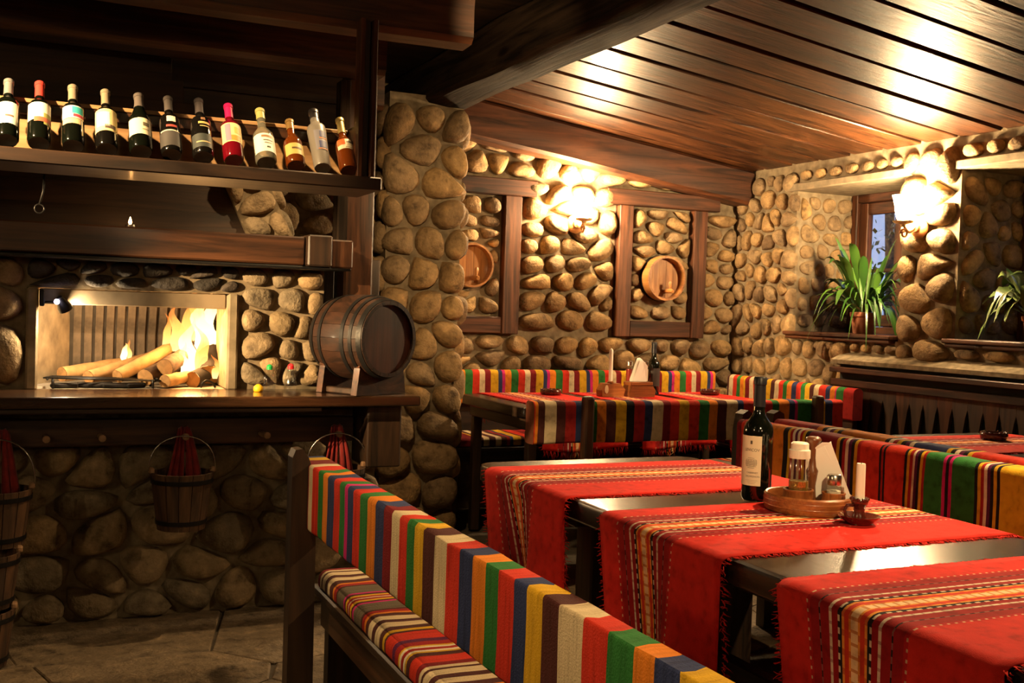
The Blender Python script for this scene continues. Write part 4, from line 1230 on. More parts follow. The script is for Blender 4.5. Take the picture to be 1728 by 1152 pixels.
sconce(.9, YN + .005, 1.95, (0, 1, 0), 'added fill lamp on the rear wall, right, outside the picture', FILL_BEHIND, shade_mat('fill_shade_behind', FILL_BEHIND))  # added fill from directly behind the viewer
sconce(XL + .005, 0.9, 1.95, (1, 0, 0), 'added fill lamp on the left wall, outside the picture', FILL_LEFT, shade_mat('fill_shade_left', FILL_LEFT))  # unseen sconce added to fill the bench face and left side

# ceiling spots: one throws light on the bottles, one sits behind the joist over the counter; the rest are added fill
def spot_lamp(loc, target, energy, angle, label, blend=.4, color=WARM, zt=2.558):
    t = thing('ceiling_spotlight', loc, label, 'spotlight')
    d = (Vector(target) - Vector(loc)).normalized()
    B = basis(Vector(loc), d)
    m = MB(); m.lathe([(0, -.09), (.03, -.088), (.036, -.07), (.036, .0), (.040, .02), (.036, .02), (.032, -.02), (0, -.03)], 18, B, cap=False); m.build('housing', IRON, t, smooth=True, autosmooth=50)
    m = MB(); m.tube([Vector(loc) - d * .04 + Vector((0, 0, .03)), Vector((loc[0], loc[1], zt)) - Vector((d.x, d.y, 0)) * .04], .008, 8); m.build('stem', IRON, t, smooth=True)
    add_light('spot_beam', 'SPOT', Vector(loc) + d * .03, energy, color, .02, target, angle, blend, parent=t)
spot_lamp((-.95, 2.84, 2.42), (.10, 3.60, 1.72), SHELF_SPOT_W, 25, 'black ceiling spotlight aimed at the left bottles, outside the picture', .6)
spot_lamp((-.35, 2.84, 2.42), (.72, 3.60, 1.72), SHELF_SPOT_W * .42, 20, 'added second spotlight aimed at the right bottles, outside the picture', .6)  # second unseen spot, added to brighten the right bottles
spot_lamp((.75, -.4, 2.35), (1.76, 2.12, .82), TRAY_FILL_W, 17, 'added fill spotlight behind the viewer aimed at the wine bottle', .7)  # added key light for the wine label and napkins
spot_lamp((1.38, 2.6, 2.15), (1.86, 4.8, 2.42), 16, 32, 'added fill spotlight grazing the main beam, outside the picture', .8)  # unseen lamp added to brighten the left face of the beam
spot_lamp((1.36, 2.2, 2.12), (1.87, 5.27, 1.45), PILLAR_FILL_W, 25, 'added fill spotlight aimed at the stone pillar, outside the picture', .6)  # unseen spot added to light the pillar front
spot_lamp((-.10, 1.2, 2.35), (.55, 1.25, .6), BENCH_FILL_W, 40, 'added fill spotlight over the near end of the near bench, outside the picture', .5)  # added spot brightening the near bench back
spot_lamp((-.10, 2.25, 2.35), (.55, 2.25, .6), BENCH_FILL_W, 40, 'added fill spotlight over the far end of the near bench, outside the picture', .5)  # added twin for the far half of the bench
spot_lamp((2.75, 1.9, 2.30), (1.75, 2.0, .76), TABLE_FILL_W, 88, 'added fill spotlight over the near table, outside the picture', .8, zt=2.45)  # overhead spot added to brighten the runners and table top
spot_lamp((1.27, 3.80, 2.40), (.95, 4.0, .0), DOWN_SPOT_W, 120, 'black ceiling spotlight hidden behind the shelf joist', .8)

t = thing('added_wall_spot', (XL, 2.6, 1.75), 'added fill spotlight on the left wall, outside the picture', 'spotlight')  # unseen spot added to brighten the stones right of the hearth
_p, _q = Vector((XL + .12, 2.6, 1.75)), Vector((1.05, 4.25, 1.14))
B = basis(_p, _q - _p)
m = MB(); m.lathe([(0, -.09), (.03, -.088), (.036, -.07), (.036, .0), (.040, .02), (.036, .02), (.032, -.02), (0, -.03)], 18, B, cap=False); m.build('housing', IRON, t, smooth=True, autosmooth=50)
m = MB(); m.tube([(XL, 2.6, 1.75), _p - (_q - _p).normalized() * .05], .012, 8); m.build('bracket', IRON, t, smooth=True)
add_light('spot_beam', 'SPOT', _p + (_q - _p).normalized() * .03, HEARTH_FILL_W, WARM, .02, _q, 13, .45, parent=t)

# ================================================================= kilim cushions, benches
def kilim(name, s0, s1, stripes, prof, to3, parent, default=RD, wob=.0035, seed=0, capcol=None, mat=None):
    """sweep the closed profile [(a,b)] from s0 to s1; stripes = [(start, colour)...] sorted along s (from s0 to s1)"""
    mb = MB()
    K = len(prof)
    sgn = 1 if s1 > s0 else -1
    cuts = [s0] + [s for s, c in stripes if (s - s0) * sgn > 1e-4 and (s1 - s) * sgn > 1e-4] + [s1]
    def colour(s):
        c = default
        for a, q in stripes:
            if (s - a) * sgn >= 0: c = q
        return c
    rings = []
    for a, b in zip(cuts, cuts[1:]):
        nseg = max(1, int(abs(b - a) / .035))
        for i in range(nseg):
            rings.append((a + (b - a) * i / nseg, colour((a + b) / 2)))
    rings.append((s1, None))
    V, F, Cc = [], [], []
    for (s, c) in rings:
        for (a, b) in prof:
            e = wob * mnoise.noise(Vector((s * 9 + seed, a * 14, b * 14)))
            ds = wob * 1.2 * mnoise.noise(Vector((s * 5 + 40 + seed, a * 9, b * 9)))
            V.append(to3(s + (ds if s not in (s0, s1) else 0), a + e, b + e))
    n = len(mb.v)
    mb.v += [tuple(v) for v in V]
    for i in range(len(rings) - 1):
        for k in range(K):
            k2 = (k + 1) % K
            mb.f.append((i * K + k, i * K + k2, (i + 1) * K + k2, (i + 1) * K + k)); mb.c.append(rings[i][1])
    mb.f.append(tuple(range(K))); mb.c.append(capcol or rings[0][1])
    L = (len(rings) - 1) * K
    mb.f.append(tuple(L + k for k in range(K))); mb.c.append(capcol or rings[-2][1])
    return mb.build(name, mat or KILIM, parent, smooth=True, autosmooth=50)

def rprof(a0, a1, b0, b1, r=.03, n=4, botr=.012):
    """rounded rectangle profile, larger radius on top"""
    P = []
    for (ca, cb, rr, st) in ((a1 - r, b1 - r, r, 0), (a0 + r, b1 - r, r, 90), (a0 + botr, b0 + botr, botr, 180), (a1 - botr, b0 + botr, botr, 270)):
        for j in range(n + 1):
            an = radians(st + 90 * j / n)
            P.append((ca + rr * cos(an), cb + rr * sin(an)))
    # extra points on the long faces so that they can undulate
    out = []
    for i in range(len(P)):
        p, q = P[i], P[(i + 1) % len(P)]
        out.append(p)
        d = math.hypot(q[0] - p[0], q[1] - p[1])
        m_ = int(d / .045)
        for j in range(1, m_ + 1):
            tt = j / (m_ + 1)
            out.append((p[0] + (q[0] - p[0]) * tt, p[1] + (q[1] - p[1]) * tt))
    return out

def seq(start, items, sgn=-1):
    out = []
    s = start
    for c, w_ in items:
        out.append((s, c)); s += sgn * w_
    return out

# -- near bench (its back towards the viewer, seat on the table side)
nb = thing('bench', (.85, 1.6, 0), 'near bench with striped kilim back in the foreground', 'bench', 'kilim-covered tavern benches')
yb = [2.86, 2.848, 2.836, 2.827, 2.787, 2.723, 2.674, 2.627, 2.565, 2.51, 2.466, 2.44, 2.393, 2.337, 2.278, 2.219, 2.161, 2.106, 2.054, 2.004, 1.958, 1.907, 1.846, 1.784, 1.721, 1.661, 1.603, 1.551, 1.491, 1.444, 1.388, 1.334, 1.261, 1.196, 1.131, 1.082, 1.026, .964, .913, .86, .80, .74, .68, .62, .56, .50]
cb = [NV, YL, MR, CR, RD, GN, OR, NV, RD, GN, PK, NV, RD, GN, OR, NV, MR, CR, RD, GN, YL, BR, CR, RD, NV, OR, GN, RD, NV, YL, BR, CR, RD, GN, OR, NV, YL, BR, CR, RD, NV, OR, GN, RD, NV, YL]
def nbx(y): return .664 + .0233 * (2.63 - y)
yb2 = []
for y_ in yb:
    yn = y_
    for _ in range(4): yn = y_ * nbx(yn) / .69
    yb2.append(yn)
def nb_place(s, a, b):
    x0 = nbx(s)
    return Vector((x0 + (.742 - x0) * a, s, b))
kilim('back_cushion', 2.86, .40, list(zip([2.862, 2.835, 2.79] + yb2[3:], cb)), [(a / .08, b) for a, b in rprof(0, .08, .650, .822, .007, 3, .006)], nb_place, nb, wob=.004, mat=KILIM_Y)
m = MB(); m.box(.700, .725, .40, 2.85, .655, .70, .003); m.build('back_rail', wdark('Y'), nb)
for yp in (2.82, .36):
    m = MB(); m.prism([(.620, 0), (.690, 0), (.686, .62), (.682, .72), (.676, .80), (.662, .84), (.646, .862), (.628, .860), (.620, .84)], yp - .10, yp - .045, 'XZ'); m.build('end_post', wdark('Z'), nb)
    m = MB(); m.box(.75, 1.12, yp - .02, yp + .03, 0, .435, .004); m.build('side_panel', wdark('Z'), nb)
m = MB(); m.box(.726, 1.13, .36, 2.90, .435, .462, .005); m.build('seat_board', wdark('Y'), nb)
m = MB(); m.box(.735, .762, .42, 2.84, .36, .434, .004); m.build('seat_rail', wmantel('Y'), nb)
sp = [(MR, .02), (CR, .014), (BR, .010), (CR, .028), (BR, .022), (CR, .028), (BR, .03), (OR, .012), (DR, .02), (BR, .01), (GR, .06), (PK, .010), (BR, .012), (YL, .012), (DR, .012), (WH, .006), (DR, .012), (YL, .012), (BR, .010), (PK, .010), (GR, .06), (BR, .012), (DR, .018), (OR, .012), (BR, .022), (CR, .030), (BR, .022), (CR, .034), (BR, .022), (YL, .014), (BR, .010), (RD, .05), (PU, .02), (DR, .025), (YL, .008), (WH, .010), (DR, .014), (WH, .010), (YL, .008), (BR, .02), (RD, .04)]
kilim('seat_cushion', 2.845, .42, seq(2.845, sp * 3), rprof(.728, 1.12, .462, .512, .024), lambda s, a, b: Vector((a, s, b)), nb, seed=5, mat=KILIM_Y)
m = MB(); m.box(.79, .83, 1.35, 1.65, 0, .434, .004); m.build('leg_panel', wmantel('Z'), nb)

# -- bench on the far side of the near table
B_ = [(BK, .012), (YL, .010), (BK, .010), (DR, .008), (WH, .012), (DR, .008), (BK, .010), (YL, .012), (BK, .010)]
def band(start, items, total):
    tw = sum(w for c, w in items)
    return [(c, w * total / tw) for c, w in items]
items = [(MR, .03), (RD, .16), (OR, .09)] + band(0, [(BK, 2), (YL, 1), (DR, 1), (WH, 1), (PU, 1), (WH, 1), (DR, 1), (YL, 1), (BK, 1.4)], .14) + [(MR, .145)] + band(0, [(YL, 1), (BK, 1), (DR, 1), (WH, 1), (PU, 1), (BK, 1), (YL, 1), (DR, 1)], .115) + [(RD, .09), (BK, .009), (DR, .009), (BK, .008), (RD, .081)] + band(0, [(BK, 1), (YL, 1), (DR, 1.2), (WH, .8), (PU, 1), (BK, 1), (YL, 1), (DR, 1)], .085) + [(GN, .07), (PK, .012), (BK, .012), (PK, .012), (GN, .085)] + band(0, [(BK, 1), (YL, 1), (DR, 1), (WH, 1), (PU, 1), (BK, 1), (YL, 1), (BK, 1)], .09) + [(YL, .085), (BK, .01), (PU, .012), (BK, .01), (YL, .08)]
bb = thing('bench', (2.4, 2.2, 0), 'bench with red, green and yellow kilim back behind the near table', 'bench', 'kilim-covered tavern benches')
kilim('back_cushion', 3.42, .5, seq(3.42, items * 3), rprof(2.52, 2.61, .52, .842, .022), lambda s, a, b: Vector((a, s, b)), bb, seed=9)
m = MB(); m.box(2.535, 2.60, .45, 3.46, .45, .55, .004); m.build('back_rail', wdark('Y'), bb)
kilim('seat_cushion', 3.40, .5, seq(3.40, sp * 4), rprof(2.14, 2.515, .462, .512, .024), lambda s, a, b: Vector((a, s, b)), bb, seed=15)
m = MB(); m.box(2.13, 2.52, .45, 3.44, .435, .461, .004); m.build('seat_board', wdark('Y'), bb)
for yp in (3.425, .44):
    m = MB(); m.prism([(2.54, 0), (2.61, 0), (2.61, .80), (2.60, .86), (2.575, .875), (2.55, .86), (2.54, .80)], yp, yp + .05, 'XZ'); m.build('end_post', wdark('Z'), bb)
    m = MB(); m.box(2.15, 2.53, yp + .005, yp + .045, 0, .434, .004); m.build('side_panel', wdark('Z'), bb)

# -- bench standing back to back with it
cc = thing('bench', (2.9, 2.2, 0), 'bench behind, back to back with the red and green one', 'bench', 'kilim-covered tavern benches')
it2 = [(DR, .20), (MR, .05), (OR, .03)] + band(0, [(BK, 1), (WH, 1), (PU, 1), (YL, 1), (BK, 1)], .10) + [(OR, .22)] + band(0, [(BK, 1), (WH, 1), (DR, 1), (YL, 1), (BK, 1), (PU, 1), (WH, 1)], .13) + [(NV, .14)] + band(0, [(YL, 1), (BK, 1), (WH, 1), (PU, 1), (BK, 1), (YL, 1)], .10) + [(RD, .20), (BK, .01), (RD, .12)]
kilim('back_cushion', 3.40, .5, seq(3.40, it2 * 3), rprof(2.68, 2.775, .52, .842, .022), lambda s, a, b: Vector((a, s, b)), cc, seed=19)
m = MB(); m.box(2.695, 2.76, .45, 3.44, .45, .55, .004); m.build('back_rail', wdark('Y'), cc)
kilim('seat_cushion', 3.40, .5, seq(3.40, sp * 4), rprof(2.78, 3.10, .462, .512, .024), lambda s, a, b: Vector((a, s, b)), cc, seed=25)
m = MB(); m.box(2.775, 3.11, .45, 3.43, .435, .461, .004); m.build('seat_board', wdark('Y'), cc)
for yp in (3.425, .44):
    m = MB(); m.prism([(2.69, 0), (2.76, 0), (2.76, .80), (2.75, .86), (2.725, .872), (2.70, .86), (2.69, .80)], yp, yp + .05, 'XZ'); m.build('end_post', wdark('Z'), cc)
    m = MB(); m.box(2.77, 3.10, yp + .005, yp + .045, 0, .434, .004); m.build('side_panel', wdark('Z'), cc)

# -- bench in front of the corner table (back towards the viewer)
dd = thing('bench', (2.85, 4.4, 0), 'striped bench in front of the corner table', 'bench', 'kilim-covered tavern benches')
xs = [2.006, 2.02, 2.053, 2.11, 2.154, 2.206, 2.237, 2.278, 2.313, 2.359, 2.409, 2.462, 2.502, 2.556, 2.597, 2.656, 2.697, 2.746, 2.799, 2.856, 2.91, 2.957, 3.011, 3.075, 3.109, 3.17, 3.185, 3.276, 3.315, 3.378, 3.412, 3.429, 3.52, 3.599, 3.646]
cs = [OR, BR, CR, BR, DR, NV, BK, GN, OR, BR, YL, BK, DR, NV, CR, MR, RD, YL, RD, GN, OR, BR, CR, NV, RD, YL, RD, GN, OR, NV, PK, GN, YL, NV, RD]
kilim('back_cushion', 2.0, 3.712, list(zip(xs, cs)), rprof(4.17, 4.255, .655, .842, .022), lambda s, a, b: Vector((s, a, b)), dd, seed=31, capcol=(.10, .03, .015))
for xp in (2.225, 3.505):
    m = MB(); m.box(xp, xp + .05, 4.12, 4.168, 0, .868, .012, seg=2); m.build('back_post', wmantel('Z'), dd)
m = MB(); m.box(2.02, 3.69, 4.19, 4.235, .668, .72, .004); m.build('back_rail', wdark('X'), dd)
m = MB(); m.box(2.02, 3.69, 4.20, 4.60, .435, .461, .004); m.build('seat_board', wdark('X'), dd)
kilim('seat_cushion', 2.02, 3.69, seq(2.02, sp * 3, 1), rprof(4.22, 4.59, .462, .505, .02), lambda s, a, b: Vector((s, a, b)), dd, seed=33)
for xp in (2.10, 3.58):
    m = MB(); m.box(xp, xp + .05, 4.20, 4.57, 0, .434, .004); m.build('leg', wdark('Z'), dd)

# -- wall bench along the back wall
P8 = [(OR, .042), (GN, .048), (RD, .045), (CR, .036), (MR, .038), (YL, .050), (NV, .026), (PK, .020)]
ee = thing('bench', (3.2, 5.85, 0), 'wall bench with striped back under the timber frames', 'bench', 'kilim-covered tavern benches')
kilim('back_cushion', 2.165, 4.20, seq(2.35 - .305 * 1, P8 * 8, 1), rprof(5.96, 6.045, .665, .868, .03), lambda s, a, b: Vector((s, a, b)), ee, seed=41)
m = MB(); m.box(2.165, 4.25, 6.048, 6.075, .30, .86, .004); m.build('back_board', wdark('X'), ee)
wseat = [(MR, .05), (DR, .03), (PU, .02), (MR, .10), (YL, .015), (BR, .03), (CR, .035), (BR, .04), (CR, .035), (BR, .035), (DR, .02), (NV, .02), (YL, .05), (BR, .02), (RD, .06)]
kilim('seat_cushion', 2.165, 3.92, seq(2.12, wseat * 4, 1), rprof(5.58, 5.95, .452, .505, .022), lambda s, a, b: Vector((s, a, b)), ee, seed=43)
m = MB(); m.box(2.165, 4.25, 5.57, 6.04, .425, .451, .004); m.build('seat_board', wdark('X'), ee)
for xp in (2.175, 3.1, 4.15):
    m = MB(); m.box(xp, xp + .05, 5.62, 6.0, 0, .424, .004); m.build('leg_panel', wdark('Z'), ee)

# -- wall bench along the right wall
ff = thing('bench', (4.2, 5.3, 0), 'wall bench with striped back along the window wall', 'bench', 'kilim-covered tavern benches')
P9 = [(BR, .02), (CR, .05), (RD, .05), (GN, .045), (OR, .045), (YL, .02), (MR, .05), (CR, .05), (RD, .05), (GN, .045), (PK, .014), (NV, .045), (YL, .05), (BR, .045), (CR, .05), (RD, .05), (GN, .045), (OR, .05), (NV, .05), (RD, .05), (GN, .045), (YL, .05), (BR, .045), (CR, .05), (RD, .07), (NV, .045), (OR, .05), (PK, .012), (GN, .07), (DR, .10)]
tot = sum(w for c, w in P9)
P9 = [(c, w * 1.20 / tot) for c, w in P9]
kilim('back_cushion', 5.90, 4.70, seq(5.90, P9), rprof(4.255, 4.325, .672, .855, .03), lambda s, a, b: Vector((a, s, b)), ff, seed=51, capcol=(.16, .010, .010))
m = MB(); m.box(4.275, 4.31, 4.72, 5.94, .20, .70, .004); m.build('back_board', wdark('Y'), ff)
kilim('seat_cushion', 5.55, 4.72, seq(5.55, wseat * 2), rprof(3.94, 4.25, .452, .505, .022), lambda s, a, b: Vector((a, s, b)), ff, seed=53)
m = MB(); m.box(3.94, 4.27, 4.70, 5.56, .425, .451, .004); m.build('seat_board', wdark('Y'), ff)
for yp in (4.74, 5.45):
    m = MB(); m.box(3.98, 4.25, yp, yp + .05, 0, .424, .004); m.build('leg_panel', wdark('Z'), ff)

# ================================================================= tables
def table(x0, x1, y0, y1, label, along='Y', legs='panel'):
    t = thing('table', ((x0 + x1) / 2, (y0 + y1) / 2, 0), label, 'table', 'dark tavern tables')
    bm = bmesh.new()
    r = .05
    pts = []
    for cx, cy, st in ((x1 - r, y1 - r, 0), (x0 + r, y1 - r, 90), (x0 + r, y0 + r, 180), (x1 - r, y0 + r, 270)):
        for j in range(6):
            a = radians(st + 18 * j)
            pts.append((cx + r * cos(a), cy + r * sin(a)))
    m = MB(); V, F = [], []
    n = len(pts); cx, cy = (x0 + x1) / 2, (y0 + y1) / 2
    def ins(p, d): return (p[0] + (cx - p[0]) / abs(cx - p[0]) * d if abs(cx - p[0]) > d else p[0], p[1] + (cy - p[1]) / abs(cy - p[1]) * d if abs(cy - p[1]) > d else p[1])
    lay = [(.006, .705), (0, .711), (0, .748), (.003, .7565), (.010, .7595), (.016, .760)]
    for d, z in lay:
        for p in pts:
            q = ins(p, d); V.append((q[0], q[1], z))
    for i in range(len(lay) - 1):
        for k in range(n):
            F.append((i * n + k, i * n + (k + 1) % n, (i + 1) * n + (k + 1) % n, (i + 1) * n + k))
    F.append(tuple(reversed(range(n)))); F.append(tuple((len(lay) - 1) * n + k for k in range(n)))
    bm.free()
    m.add(V, F); m.build('table_top', wtable(along), t, smooth=True, autosmooth=30)
    if along == 'Y':
        for ya in (y1 - .55, y0 + .45):
            m = MB(); m.box(x0 + .12, x1 - .12, ya, ya + .09, .06, .66, .005); m.build('leg', wdark('Z'), t)
            m = MB(); m.box(x0 + .06, x1 - .06, ya - .01, ya + .10, .662, .704, .005); m.build('bearer', wdark('X'), t)
            m = MB(); m.box(x0 + .06, x1 - .06, ya - .01, ya + .10, 0, .059, .005); m.build('foot', wdark('X'), t)
        m = MB(); m.box((x0 + x1) / 2 - .02, (x0 + x1) / 2 + .02, y0 + .545, y1 - .555, .25, .36, .004); m.build('stretcher', wdark('Y'), t)
    else:
        for xa in (x0 + .06, x1 - .11):
            for ya in (y0 + .03, y1 - .08):
                m = MB(); m.box(xa, xa + .05, ya, ya + .05, 0, .64, .005); m.build('leg', wdark('Z'), t)
            m = MB(); m.box(xa - .005, xa + .055, y0 + .02, y1 - .02, .641, .704, .004); m.build('bearer', wdark('Y'), t)
    return t
table(1.275, 2.06, .5, 3.07, 'dark varnished table in the foreground with three red runners')
table(3.14, 3.95, 1.2, 3.47, 'dark table at the right edge beyond the bench backs')
table(2.20, 3.90, 4.74, 5.56, 'dark corner table below the timber frames', 'X')

# ---- woven runners
RED1 = (.58, .022, .015); REDB = (.42, .012, .013)
def runner_cols():
    """(width share, kind) across the runner"""
    red = ('red',)
    L = [(.165, 'red'), (.008, 'dots'), (.010, 'redb'), (.045, 'dark'), (.007, 'ddash'), (.045, 'dark'), (.014, 'braid'), (.030, 'dark'), (.010, 'bw'), (.010, 'blk'), (.012, 'orange'), (.022, 'red2'), (.010, 'orange'), (.034, 'ladder'), (.010, 'orange'), (.022, 'red2'), (.012, 'orange'), (.010, 'blk'), (.010, 'bw'), (.030, 'dark'), (.014, 'braid'), (.045, 'dark'), (.007, 'ddash'), (.045, 'dark'), (.010, 'redb'), (.008, 'dots')]
    tot = sum(w for w, k in L)
    return L + [(1 - tot, 'red')]
STEP = [1]
def rcol(kind, i):
    i = i // STEP[0]
    if kind == 'red': return RED1
    if kind == 'redb': return REDB
    if kind == 'dark': return (.30, .010, .012)
    if kind == 'dots': return (.62, .42, .26) if i % 3 == 0 else REDB
    if kind == 'ddash': return BK if (i // 2) % 2 else (.25, .10, .09)
    if kind == 'braid': return (.70, .58, .46) if i % 4 else (.45, .28, .24)
    if kind == 'bw': return (.66, .56, .44) if (i // 2) % 2 else BK
    if kind == 'blk': return BK
    if kind == 'orange': return (.82, .32, .05) if (i // 2) % 3 else (.60, .14, .03)
    if kind == 'red2': return (.62, .045, .02)
    if kind == 'ladder': return (.85, .60, .35) if i % 4 else (.62, .26, .10)
    return RED1
def runner(v0, v1, u0, u1, to3, label, hang0, hang1, pull0=0.0, res=.0055, fr=.014, seed=0, sag=.02, knots_=(0, .31, .47, .63, 1)):
    """v = across width (v0 -> v1), u = across the table from edge u0 to edge u1, hanging by hang0 / hang1"""
    t_loc = to3((v0 + v1) / 2, (u0 + u1) / 2, .7615)
    t = thing('table_runner', tuple(t_loc), label, 'table runner', 'red woven table runners')
    cols = runner_cols()
    W = v1 - v0
    vs = [0]; kinds = []
    for sh_, k in cols:
        nsub = max(1, int(sh_ * abs(W) / .022))
        for j in range(nsub):
            vs.append(vs[-1] + sh_ / nsub); kinds.append(k)
    rr = .012
    arc = rr * pi / 2
    Lt = hang0 + arc + (u1 - u0) + arc + hang1 - 0
    nu = int(Lt / res)
    mb = MB(); V = []
    def pos(vf, s):
        # s along the length; returns (v, u, z)
        v = v0 + W * vf
        wob = mnoise.noise(Vector((vf * 4 + seed, s * 3, 0))) * .0016
        if s < hang0:
            d = hang0 - s                           # distance below the edge
            fd = d / max(hang0, .01)
            # folds towards the pull point, slight billow out of the plane
            kn = tuple((k_, k_ + (b_ - k_) * fd) for k_, b_ in zip((0, .31, .47, .63, 1), knots_))
            vv = vf
            for (a0_, b0_), (a1_, b1_) in zip(kn, kn[1:]):
                if a0_ <= vf <= a1_: vv = b0_ + (b1_ - b0_) * (vf - a0_) / (a1_ - a0_)
            out = .010 + sag * fd * (.5 + .5 * sin(vf * 9 + seed)) + pull0 * .05 * fd * math.exp(-((vf - .48) / .13) ** 2) * -1
            return v0 + W * vv, u0 - rr - max(.004, out), .7615 - rr - d - .012 * fd * sin(vf * 5 + seed)
        s2 = s - hang0
        if s2 < arc:
            a = s2 / rr
            return v, u0 - rr * cos(a) - .010 * (1 - a / (pi / 2)), .7615 - rr + rr * sin(a) + wob
        s3 = s2 - arc
        if s3 < u1 - u0:
            return v, u0 + s3, .7622 + abs(wob)
        s4 = s3 - (u1 - u0)
        if s4 < arc:
            a = s4 / rr
            return v, u1 + rr * sin(a) + .010 * (a / (pi / 2)), .7615 - rr + rr * cos(a) + wob
        d = s4 - arc
        fd = d / max(hang1, .01)
        return v, u1 + rr + .010 + sag * .6 * fd * (.5 + .5 * sin(vf * 8 + seed)), .7615 - rr - d
    n = len(vs)
    for i in range(nu + 1):
        s = Lt * i / nu
        for vf in vs:
            V.append(to3(*pos(vf, s)))
    mb.v += [tuple(p) for p in V]
    for i in range(nu):
        for k in range(n - 1):
            mb.f.append((i * n + k, i * n + k + 1, (i + 1) * n + k + 1, (i + 1) * n + k)); mb.c.append(rcol(kinds[k], i))
    ob = mb.build('cloth', RUNNER, t, smooth=True)
    sd = ob.modifiers.new('thick', 'SOLIDIFY'); sd.thickness = .0022; sd.offset = 1
    # fringes: along both side edges and at both hanging ends
    rg = random.Random(seed + 3)
    fm = MB()
    def strand(p, d, L, w, col):
        p = Vector(p); d = Vector(d).normalized()
        sd_ = d.cross(Vector((0, 0, 1)))
        if sd_.length < .2: sd_ = Vector((0, 1, 0)) if abs(d.y) < .5 else Vector((1, 0, 0))
        sd_.normalize()
        q = p + d * L * .55 + sd_ * rg.uniform(-.3, .3) * L
        e = p + d * L + sd_ * rg.uniform(-.5, .5) * L
        fm.tube([p, q, e], [w, w * .8, w * .3], 3, col=col)
    for i in range(0, nu, 1):
        s = Lt * (i + rg.random()) / nu
        for vf, sg in ((0, -1), (1, 1)):
            a = to3(*pos(vf, s)); b = to3(*pos(vf - sg * .03, s))
            for _ in range(2 if res < .01 else 1):
                strand(Vector(a) + Vector((rg.uniform(-.004, .004), rg.uniform(-.004, .004), 0)), (Vector(a) - Vector(b)).normalized() + Vector((rg.uniform(-.7, .7), rg.uniform(-.4, .4), -.15 if .01 < s - hang0 < Lt - hang1 - hang0 else rg.uniform(-.8, .1))), fr * rg.uniform(.4, 1.4), .0013, RED1)
    for end, s in ((0, 0), (1, Lt)):
        for k in range(n - 1):
            for _ in range(max(1, int((vs[k + 1] - vs[k]) * abs(W) / .0035))):
                vf = vs[k] + (vs[k + 1] - vs[k]) * rg.random()
                strand(to3(*pos(vf, s)), (rg.uniform(-.25, .25), rg.uniform(-.25, .25), -1), fr * 2.6 * rg.uniform(.6, 1.3), .0010, rcol(kinds[k], rg.randint(0, 5)))
    fo = fm.build('fringe', RUNNER, t, smooth=True, fix=False); fo['kind'] = 'stuff'
    return t
nearT = lambda v, u, z: Vector((u, v, z))
runner(2.94, 2.414, 1.275, 2.06, nearT, 'red runner at the far end of the near table, pulled into a fold', .235, .24, .85, seed=1, knots_=(.19, .565, .585, .605, 1.05))
runner(2.227, 1.734, 1.275, 2.06, nearT, 'red runner under the wine bottle and wooden tray', .25, .24, .35, seed=2, knots_=(.17, .40, .52, .645, 1.06))
runner(1.56, 1.06, 1.275, 2.06, nearT, 'nearest red runner at the lower right corner', .27, .24, .2, seed=3, knots_=(.12, .37, .51, .65, 1.05))
runner(3.36, 2.86, 3.14, 3.95, nearT, 'red runner under the ashtray on the right edge table', .10, .2, 0, res=.014, seed=4)
runner(2.72, 2.22, 3.14, 3.95, nearT, 'second red runner on the right edge table', .10, .2, 0, res=.016, seed=5)
cornT = lambda v, u, z: Vector((v, u, z))
runner(2.31, 2.79, 4.74, 5.56, cornT, 'left red runner on the corner table', .20, .12, 0, res=.014, seed=6)
runner(2.88, 3.34, 4.74, 5.56, cornT, 'middle red runner on the corner table, under the bottle', .20, .12, 0, res=.014, seed=7)
runner(3.42, 3.86, 4.74, 5.56, cornT, 'right red runner on the corner table', .20, .12, 0, res=.014, seed=8)

# ================================================================= things on the near table
ZT = .7655
def text_on(parent, M, R, txt, size, az, z, mat, name='lettering'):
    cu = bpy.data.curves.new('tmp', 'FONT'); cu.body = txt; cu.size = size; cu.align_x = 'CENTER'; cu.resolution_u = 2
    ob = bpy.data.objects.new('tmp', cu); COL.objects.link(ob)
    dg = bpy.context.evaluated_depsgraph_get()
    me = bpy.data.meshes.new_from_object(ob.evaluated_get(dg))
    bpy.data.objects.remove(ob); bpy.data.curves.remove(cu)
    m = MB()
    V = []
    for v in me.vertices:
        a = radians(az) + v.co.x / R
        V.append(M @ Vector((R * cos(a), R * sin(a), z + v.co.y)))
    m.add(V, [tuple(p.vertices) for p in me.polygons])
    bpy.data.meshes.remove(me)
    return m.build(name, mat, parent, fix=False)

wx, wy = 1.735, 2.262
MW = Matrix.Translation((wx, wy, ZT))
facing = math.degrees(atan2(-wy, -wx))
labaz = facing - 40                     # the label looks to the left of the viewer
w = bottle('wine_bottle', MW, 'bordeaux', .0385, .322, DGLASS, pm((.012, .013, .018), .4), 'dark wine bottle with cream label on the near table', [('label', labaz, 55, .125, .525, (.80, .70, .50))], .755, (wx, wy, ZT))
w['category'] = 'wine bottle'
INK = pm((.10, .085, .06))
lab = [c for c in w.children if c.name.startswith('label')][0]
RL = .0385 + .0014
text_on(lab, MW, RL, 'LEVICOV', .0105, labaz + 18, .1295, INK)
text_on(lab, MW, RL, 'CABERNET', .0062, labaz + 22, .072, INK)
text_on(lab, MW, RL, 'SAUVIGNON', .0066, labaz + 23, .0625, INK)
m = MB()
for j in range(7):                      # engraved house vignette: ellipse outline and strokes
    z0 = .086 + j * .0042
    half = 24 * sqrt(max(0, 1 - ((j - 3) / 3.6) ** 2))
    m.lathe([(RL, z0), (RL, z0 + .0012)], 10, MW, radians(labaz + 16 - half), radians(labaz + 16 + half), cap=False)
